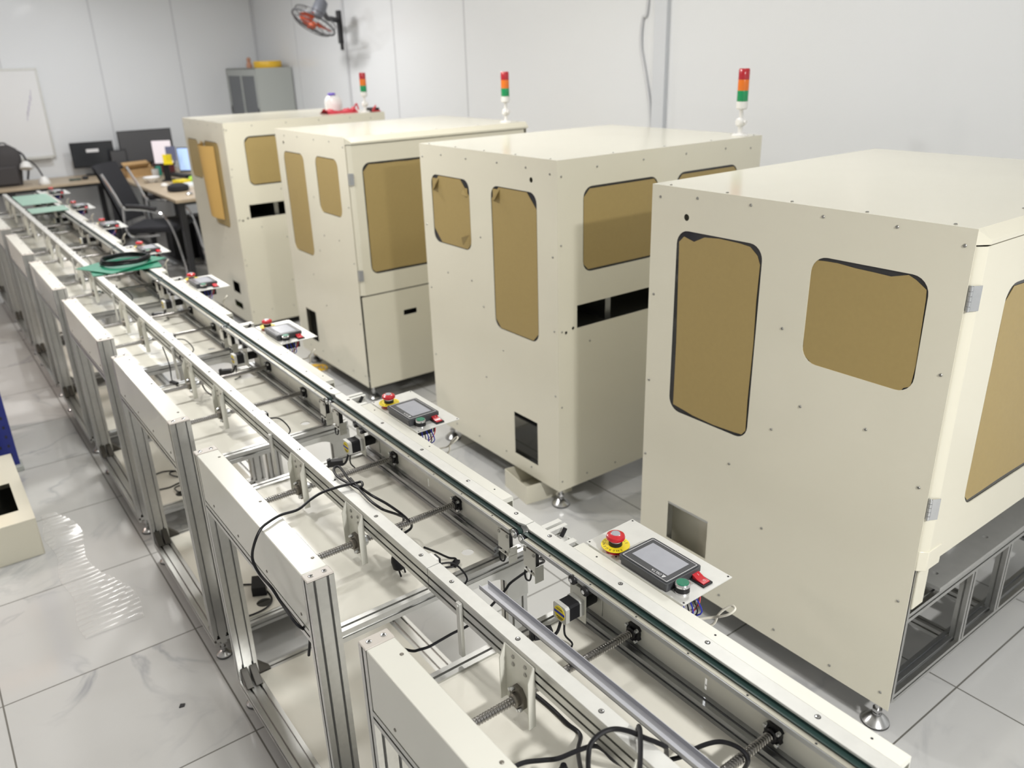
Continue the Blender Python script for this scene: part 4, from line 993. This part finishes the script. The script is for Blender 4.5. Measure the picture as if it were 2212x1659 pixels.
rc = MB().tube(smooth_path([(3.035, 5.845, zr+.006), (3.045, 5.835, zr+.035), (3.05, 5.84, zr+.045), (3.03, 5.86, zr+.006), (3.06, 5.84, zr+.006), (3.085, 5.83, zr+.006)], 6), .005, 6)
single('red_strap', rc, mat('red_strap', (.5, .04, .05), .5), 'thin red strap on the farthest machine roof right of the stack light', 'strap')
single('black_case', MB().obox((3.06, 5.905, zr+.0145), (.03, .0, 0), (0, .05, 0), (0, 0, .014)), BLACKM, 'small black case at the right end of the farthest machine roof', 'case', bevel=.004)

# ------------------------------------------------------------------ far desk and what stands on it
def desk(label, x0, x1, y0, y1, z=.75, legs=None):
    t = thing('desk', label, 'desk', ((x0+x1)/2, (y0+y1)/2, 0))
    obj('desk_top', MB().box(x0, x1, y0, y1, z-.028, z), WOOD, t, bevel=.002)
    for (x, y) in legs: obj('leg', MB().box(x-.025, x+.025, y-.025, y+.025, 0, z-.028), BSTEEL, t)
    f = MB()
    xs = sorted({p[0] for p in legs}); ys = sorted({p[1] for p in legs})
    for yy in (ys[0], ys[-1]): f.box(xs[0]+.026, xs[-1]-.026, yy-.015, yy+.015, z-.06, z-.0285)
    for xx in (xs[0], xs[-1]): f.box(xx-.015, xx+.015, ys[0]+.026, ys[-1]-.026, z-.06, z-.0285); f.box(xx-.015, xx+.015, ys[0]+.026, ys[-1]-.026, .08, .11)
    obj('frame', f, BSTEEL, t)
    return t
desk('long wood-topped desk with black steel legs along the far wall under the whiteboard', -.6, 1.90, 9.68, 10.34, legs=[(-.5, 9.74), (-.5, 10.28), (.90, 9.74), (.90, 10.28), (1.82, 9.74), (1.82, 10.28)])
desk('wood-topped desk cluttered with screens and bags, beside the farthest machine', 1.93, 2.66, 7.62, 10.34, legs=[(1.99, 7.70), (2.60, 7.70), (1.99, 9.0), (2.60, 9.0), (1.99, 10.28), (2.60, 10.28)])
def monitor(label, c, w_, h, yaw, zb=.75, logo=None, scr=None, back=False, stand=.10, thick=.02, notes=False, bar=False):
    c = Vector(c); ux = Vector((math.cos(yaw), math.sin(yaw), 0)); n = Vector((math.sin(yaw), -math.cos(yaw), 0))   # n = viewing side
    t = thing('monitor', label, 'monitor', (c.x, c.y, zb))
    cz = Vector((c.x, c.y, zb+stand+h/2))
    p = MB().obox(cz, ux*w_/2, n*thick/2, Vector((0, 0, h/2)))
    obj('case', p, BLACK, t, bevel=.003)
    if scr is not None:
        s_ = MB().obox(cz+n*(thick/2+.001)+Vector((0, 0, .006)), ux*(w_/2-.008), n*.0008, Vector((0, 0, h/2-.014)))
        if logo and not bar:
            put_text(s_, logo, .042, cz+n*(thick/2+.0022)+Vector((0, 0, h*.22)), ux, Vector((0, 0, 1)), 1)
        if bar:
            s_.obox(cz+n*(thick/2+.0022)+Vector((0, 0, h*.16)), ux*.062, n*.0006, Vector((0, 0, .017)), 1)
        if notes:
            s_.obox(cz+n*(thick/2+.002)+ux*(w_*.18)-Vector((0, 0, h*.28)), ux*.045, n*.0006, Vector((0, 0, .05)), 2)
            s_.obox(cz+n*(thick/2+.002)+ux*(w_*.40)-Vector((0, 0, h*.05)), ux*.05, n*.0006, Vector((0, 0, .07)), 3)
        obj('screen', s_, [scr, LINE, YELLOW, mat('note_grey', (.12, .13, .22), .5)], t)
    st = MB().obox((c.x-n.x*.03, c.y-n.y*.03, zb+.006), ux*min(.11, w_*.25), n*.085, Vector((0, 0, .006)))
    st.obox((c.x-n.x*(.012+thick/2), c.y-n.y*(.012+thick/2), zb+stand*.5+h*.2), ux*.03, n*.010, Vector((0, 0, stand*.5+h*.2)))
    obj('stand', st, BLACK, t)
    return t
SCRD = mat('dark_screen', (.03, .032, .036), .2); SCRB = mat('dim_screen', (.085, .085, .09), .35)
SCRL = mat('lit_screen', (.72, .66, .70), .4, emit=.25); SCRW = mat('bluewhite_screen', (.45, .62, .95), .4, emit=.5)
monitor('black monitor with a pale emblem, standing alone on the far desk', (1.80, 10.18, 0), .43, .27, -.12, scr=SCRD, logo='', bar=True, stand=.085)
monitor('largest black monitor, back row of the cluttered desk against the far wall', (2.34, 10.05, 0), .57, .36, -.02, scr=SCRB, stand=.09)
monitor('light grey screen with a yellow note stuck on it, on the cluttered desk', (2.245, 9.02, 0), .20, .25, -.5, scr=SCRL, stand=.16, notes=True)
monitor('dark monitor at the left end of the cluttered desk', (2.02, 10.02, 0), .17, .20, .1, scr=SCRB, stand=.06)
monitor('screen with blue white picture, half hidden by the farthest machine', (2.50, 8.95, 0), .30, .25, -.8, scr=SCRW, stand=.07)
# backpack
v = []; f = []; bp_ = MB()
nz, na = 10, 20
for i in range(nz+1):
    tt = i/nz; z = .751+.40*tt
    hw = .155*(1-.10*(1-tt)**2)*(1 if tt < .65 else math.sqrt(max(.02, 1-((tt-.65)/.37)**2))); hd = .095*(1.05-.35*tt)*(1 if tt < .8 else 1-.6*(tt-.8)/.2)
    for k in range(na):
        a = 2*PI*k/na; e = .65
        v.append((.905+.04*tt+hw*math.copysign(abs(math.cos(a))**e, math.cos(a)), 9.98+hd*math.copysign(abs(math.sin(a))**e, math.sin(a)), z))
for i in range(nz):
    for k in range(na): f.append((i*na+k, i*na+(k+1) % na, (i+1)*na+(k+1) % na, (i+1)*na+k))
f.append(tuple(range(na))[::-1]); f.append(tuple(range(nz*na, nz*na+na)))
t = thing('backpack', 'dark grey backpack standing on the far desk under the whiteboard', 'backpack', (.9, 9.98, .75))
obj('bag_body', bp_.add(v, f), BAGM, t, sharp=60)
pk = MB().obox((.90, 9.875, .86), (.11, 0, 0), (0, .018, .003), (0, 0, .09)); obj('front_pocket', pk, BAGM, t, bevel=.015, seg=3)
st = MB()
for q in (-1, 1): st.tube(smooth_path([(.93+.07*q, 10.06, 1.12), (.96+.14*q, 9.98, 1.05), (.95+.17*q, 9.93, .92), (.93+.16*q, 9.93, .80)], 5), .010, 6)
st.tube(smooth_path([(.90, 9.98, 1.14), (.915, 9.96, 1.17), (.965, 9.96, 1.17), (.98, 9.98, 1.14)], 4), .007, 6)
obj('strap', st, FAB, t)
# white desk lamp / headset stand
t = thing('desk_lamp', 'white desk lamp with a dark thin arm, right of the backpack', 'lamp', (1.22, 9.80, .75))
obj('lamp_base', MB().lathe((1.22, 9.80, .751), (0, 0, 1), [(.055, 0), (.058, .01), (.05, .04), (.03, .07), (.02, .08)], 20), WHITE, t)
obj('lamp_arm', MB().tube(smooth_path([(1.22, 9.80, .82), (1.19, 9.84, .92), (1.14, 9.88, .99), (1.09, 9.88, .985)], 6), .008, 8), BLACK, t)
obj('lamp_shade', MB().lathe((1.10, 9.875, .985), (-.1, -.3, -.8), [(.025, 0), (.05, .03), (.06, .07), (.058, .075)], 20), WHITE, t)
single('computer_mouse', MB().lathe((1.62, 9.88, .7505), (0, 0, 1), [(.03, 0), (.034, .012), (.026, .028), (.01, .034)], 16), BLACK, 'black mouse on the far desk left of the small monitor', 'mouse')
single('coiled_lead', MB().tube([(1.52+.05*math.cos(2*PI*k/30)*(1+.1*math.sin(k)), 9.86+.04*math.sin(2*PI*k/30), .757+.004*(k % 3)) for k in range(60)], .006, 6), mat('dark_green_lead', (.03, .06, .05), .5), 'small dark coil of lead on the far desk', 'cable')
# clutter on the second desk
t = thing('cardboard_box', 'open cardboard box at the far end of the cluttered desk', 'box', (2.13, 9.70, .75))
cb = MB()
for q in ((-.15, .15, -.09, -.087), (-.15, .15, .087, .09), (-.15, -.147, -.087, .087), (.147, .15, -.087, .087)): obx(cb, *q, .003, .085, (2.11, 9.70, .7502), .25)
obx(cb, -.15, .15, -.09, .09, 0, .003, (2.11, 9.70, .7502), .25)
obj('box_body', cb, CARD, t)
fl = MB().obox((2.09, 9.60, .86), (.14, .035, 0), (.012, -.045, .03), (.0003, .0004, .0015)); fl.obox((2.14, 9.80, .86), (.14, .035, 0), (-.012, .045, .03), (.0003, -.0004, .0015))
obj('flap', fl, CARD, t)
single('white_bowl', MB().lathe((2.09, 9.03, .7502), (0, 0, 1), [(.035, 0), (.05, .02), (.082, .045), (.086, .055), (.078, .055), (.04, .02)], 24), WHITEG, 'white bowl near the edge of the cluttered desk', 'bowl')
single('white_cup', MB().lathe((2.22, 9.37, .7502), (0, 0, 1), [(.028, 0), (.034, .01), (.037, .09), (.033, .09)], 18), WHITEG, 'white cup behind the bowl on the cluttered desk', 'cup')
single('computer_mouse', MB().lathe((2.10, 8.60, .7502), (0, 0, 1), [(.03, 0), (.036, .012), (.028, .028), (.01, .035)], 16), WHITE, 'white mouse in front of the bowl on the cluttered desk', 'mouse')
single('yellow_pad', MB().obox((2.30, 8.72, .768), (.06, .02, 0), (-.02, .06, 0), (0, 0, .0175)), YELLOW, 'yellow block of notes on the cluttered desk', 'notepad', bevel=.003)
single('black_pouch', MB().lathe((2.12, 8.20, .7502), (0, 0, 1), [(.08, 0), (.10, .015), (.095, .05), (.05, .07)], 18), FAB, 'black pouch near the front corner of the cluttered desk', 'pouch')
single('paper_stack', MB().obox((2.32, 8.45, .762), (.09, .02, 0), (-.02, .12, 0), (0, 0, .0115)), WHITE, 'pale stack of papers under the yellow pad on the cluttered desk', 'papers')
single('keyboard', MB().obox((2.45, 9.32, .762), (.06, .02, 0), (-.06, .20, 0), (0, 0, .011)), BLACK, 'black keyboard lying in front of the screens on the cluttered desk', 'keyboard', bevel=.003)
single('green_cloth', MB().lathe((2.40, 8.72, .7502), (0, 0, 1), [(.02, 0), (.035, .02), (.025, .05), (.012, .06)], 9), mat('lime_plastic', (.35, .62, .04), .5), 'lime green crumpled thing behind the yellow pad', 'cloth')
single('green_tool', MB().obox((2.30, 9.55, .80), (.018, .012, 0), (-.01, .03, .0), (0, 0, .048)), mat('teal_plastic', (.02, .30, .22), .5), 'teal tool holder on the cluttered desk below the grey screen', 'tool', bevel=.004)
single('dark_red_case', MB().obox((2.42, 9.78, .805), (.10, 0, 0), (0, .05, 0), (0, 0, .053)), mat('dark_red', (.10, .015, .02), .5), 'dark red case on the cluttered desk right of the cardboard box', 'case', bevel=.004)
single('white_fitting', MB().lathe((2.12, 7.85, .7502), (0, 0, 1), [(.03, 0), (.032, .012), (.018, .022)], 14), ZINC, 'small grey metal fitting on the near corner of the cluttered desk', 'fitting')
# black bags under the desk
t_ = MB().lathe((2.42, 8.44, .0), (0, 0, 1), [(.11, 0), (.145, .06), (.15, .25), (.13, .42), (.06, .48)], 16)
single('black_bag', t_, FAB, 'large black bag on the floor under the cluttered desk', 'bag')
single('computer_tower', MB().box(2.08, 2.55, 8.62, 8.84, .0, .42), BLACK, 'black computer tower under the cluttered desk', 'computer', bevel=.006)
single('lime_bag', MB().lathe((2.40, 7.90, .0), (0, 0, 1), [(.05, 0), (.08, .03), (.085, .30), (.05, .42)], 12), mat('lime_bag', (.28, .42, .06), .6), 'lime green bag on the floor under the near end of the cluttered desk', 'bag')
# office chair: chrome cantilever frame with black seat and back, facing the desk
t = thing('office_chair', 'black cantilever office chair with chrome tube frame in front of the cluttered desk', 'chair', (1.70, 8.27, 0))
cx_, cy_ = 1.70, 8.27
def R3(p): # chair local: x forward (towards desk), y sideways
    a = math.radians(-35); return (cx_+p[0]*math.cos(a)-p[1]*math.sin(a), cy_+p[0]*math.sin(a)+p[1]*math.cos(a), p[2])
for sy in (-.27, .27):
    pts = [(-.10, sy, .98), (-.03, sy, .82), (.03, sy, .68), (.12, sy, .665), (.30, sy, .64), (.40, sy, .57), (.455, sy, .42), (.49, sy, .20), (.50, sy, .05), (.46, sy, .013), (.30, sy, .012), (0, sy, .012), (-.14, sy, .012)]
    obj('frame_tube', MB().tube([R3(p) for p in smooth_path(pts, 5)], .0125, 8), CHROME, t)
    obj('armrest', MB().tube([R3(p) for p in smooth_path([(.06, sy, .69), (.2, sy, .68), (.32, sy, .655)], 4)], .022, 8), BLACK, t)
    obj('frame_tube', MB().tube([R3(p) for p in smooth_path([(.03, sy, .68), (.02, sy, .55), (.03, sy, .46), (.08, sy*.93, .41), (.30, sy*.93, .42)], 5)], .011, 8), CHROME, t)
obj('cross_tube', MB().tube([R3(p) for p in ((-.14, -.27, .012), (-.14, .27, .012))], .0125, 8), CHROME, t)
st = MB(); P0 = [R3((x, y, z)) for x, y, z in ((-.02, -.24, .43), (.46, -.24, .44), (.46, .24, .44), (-.02, .24, .43))]
st.add(P0+[(p[0], p[1], p[2]+.06) for p in P0], [(3, 2, 1, 0), (4, 5, 6, 7), (0, 1, 5, 4), (1, 2, 6, 5), (2, 3, 7, 6), (3, 0, 4, 7)])
obj('seat', st, FAB, t, bevel=.02, seg=3)
bk = MB(); v = []; f = []
for i in range(9):
    z = .52+.52*i/8
    for k in range(7):
        y = (-.5+k/6)*.47; x = .0-.17*(i/8)**1.2+.05*(1-(2*k/6-1)**2)*-1
        v.append(R3((x, y, z)))
for i in range(8):
    for k in range(6): f.append((i*7+k, i*7+k+1, (i+1)*7+k+1, (i+1)*7+k))
bk.add(v, f); bk.add([(p[0]-.02, p[1], p[2]) for p in v], [q[::-1] for q in f])
obj('backrest', bk, FAB, t)
bpy.data.meshes.remove(HOLE)
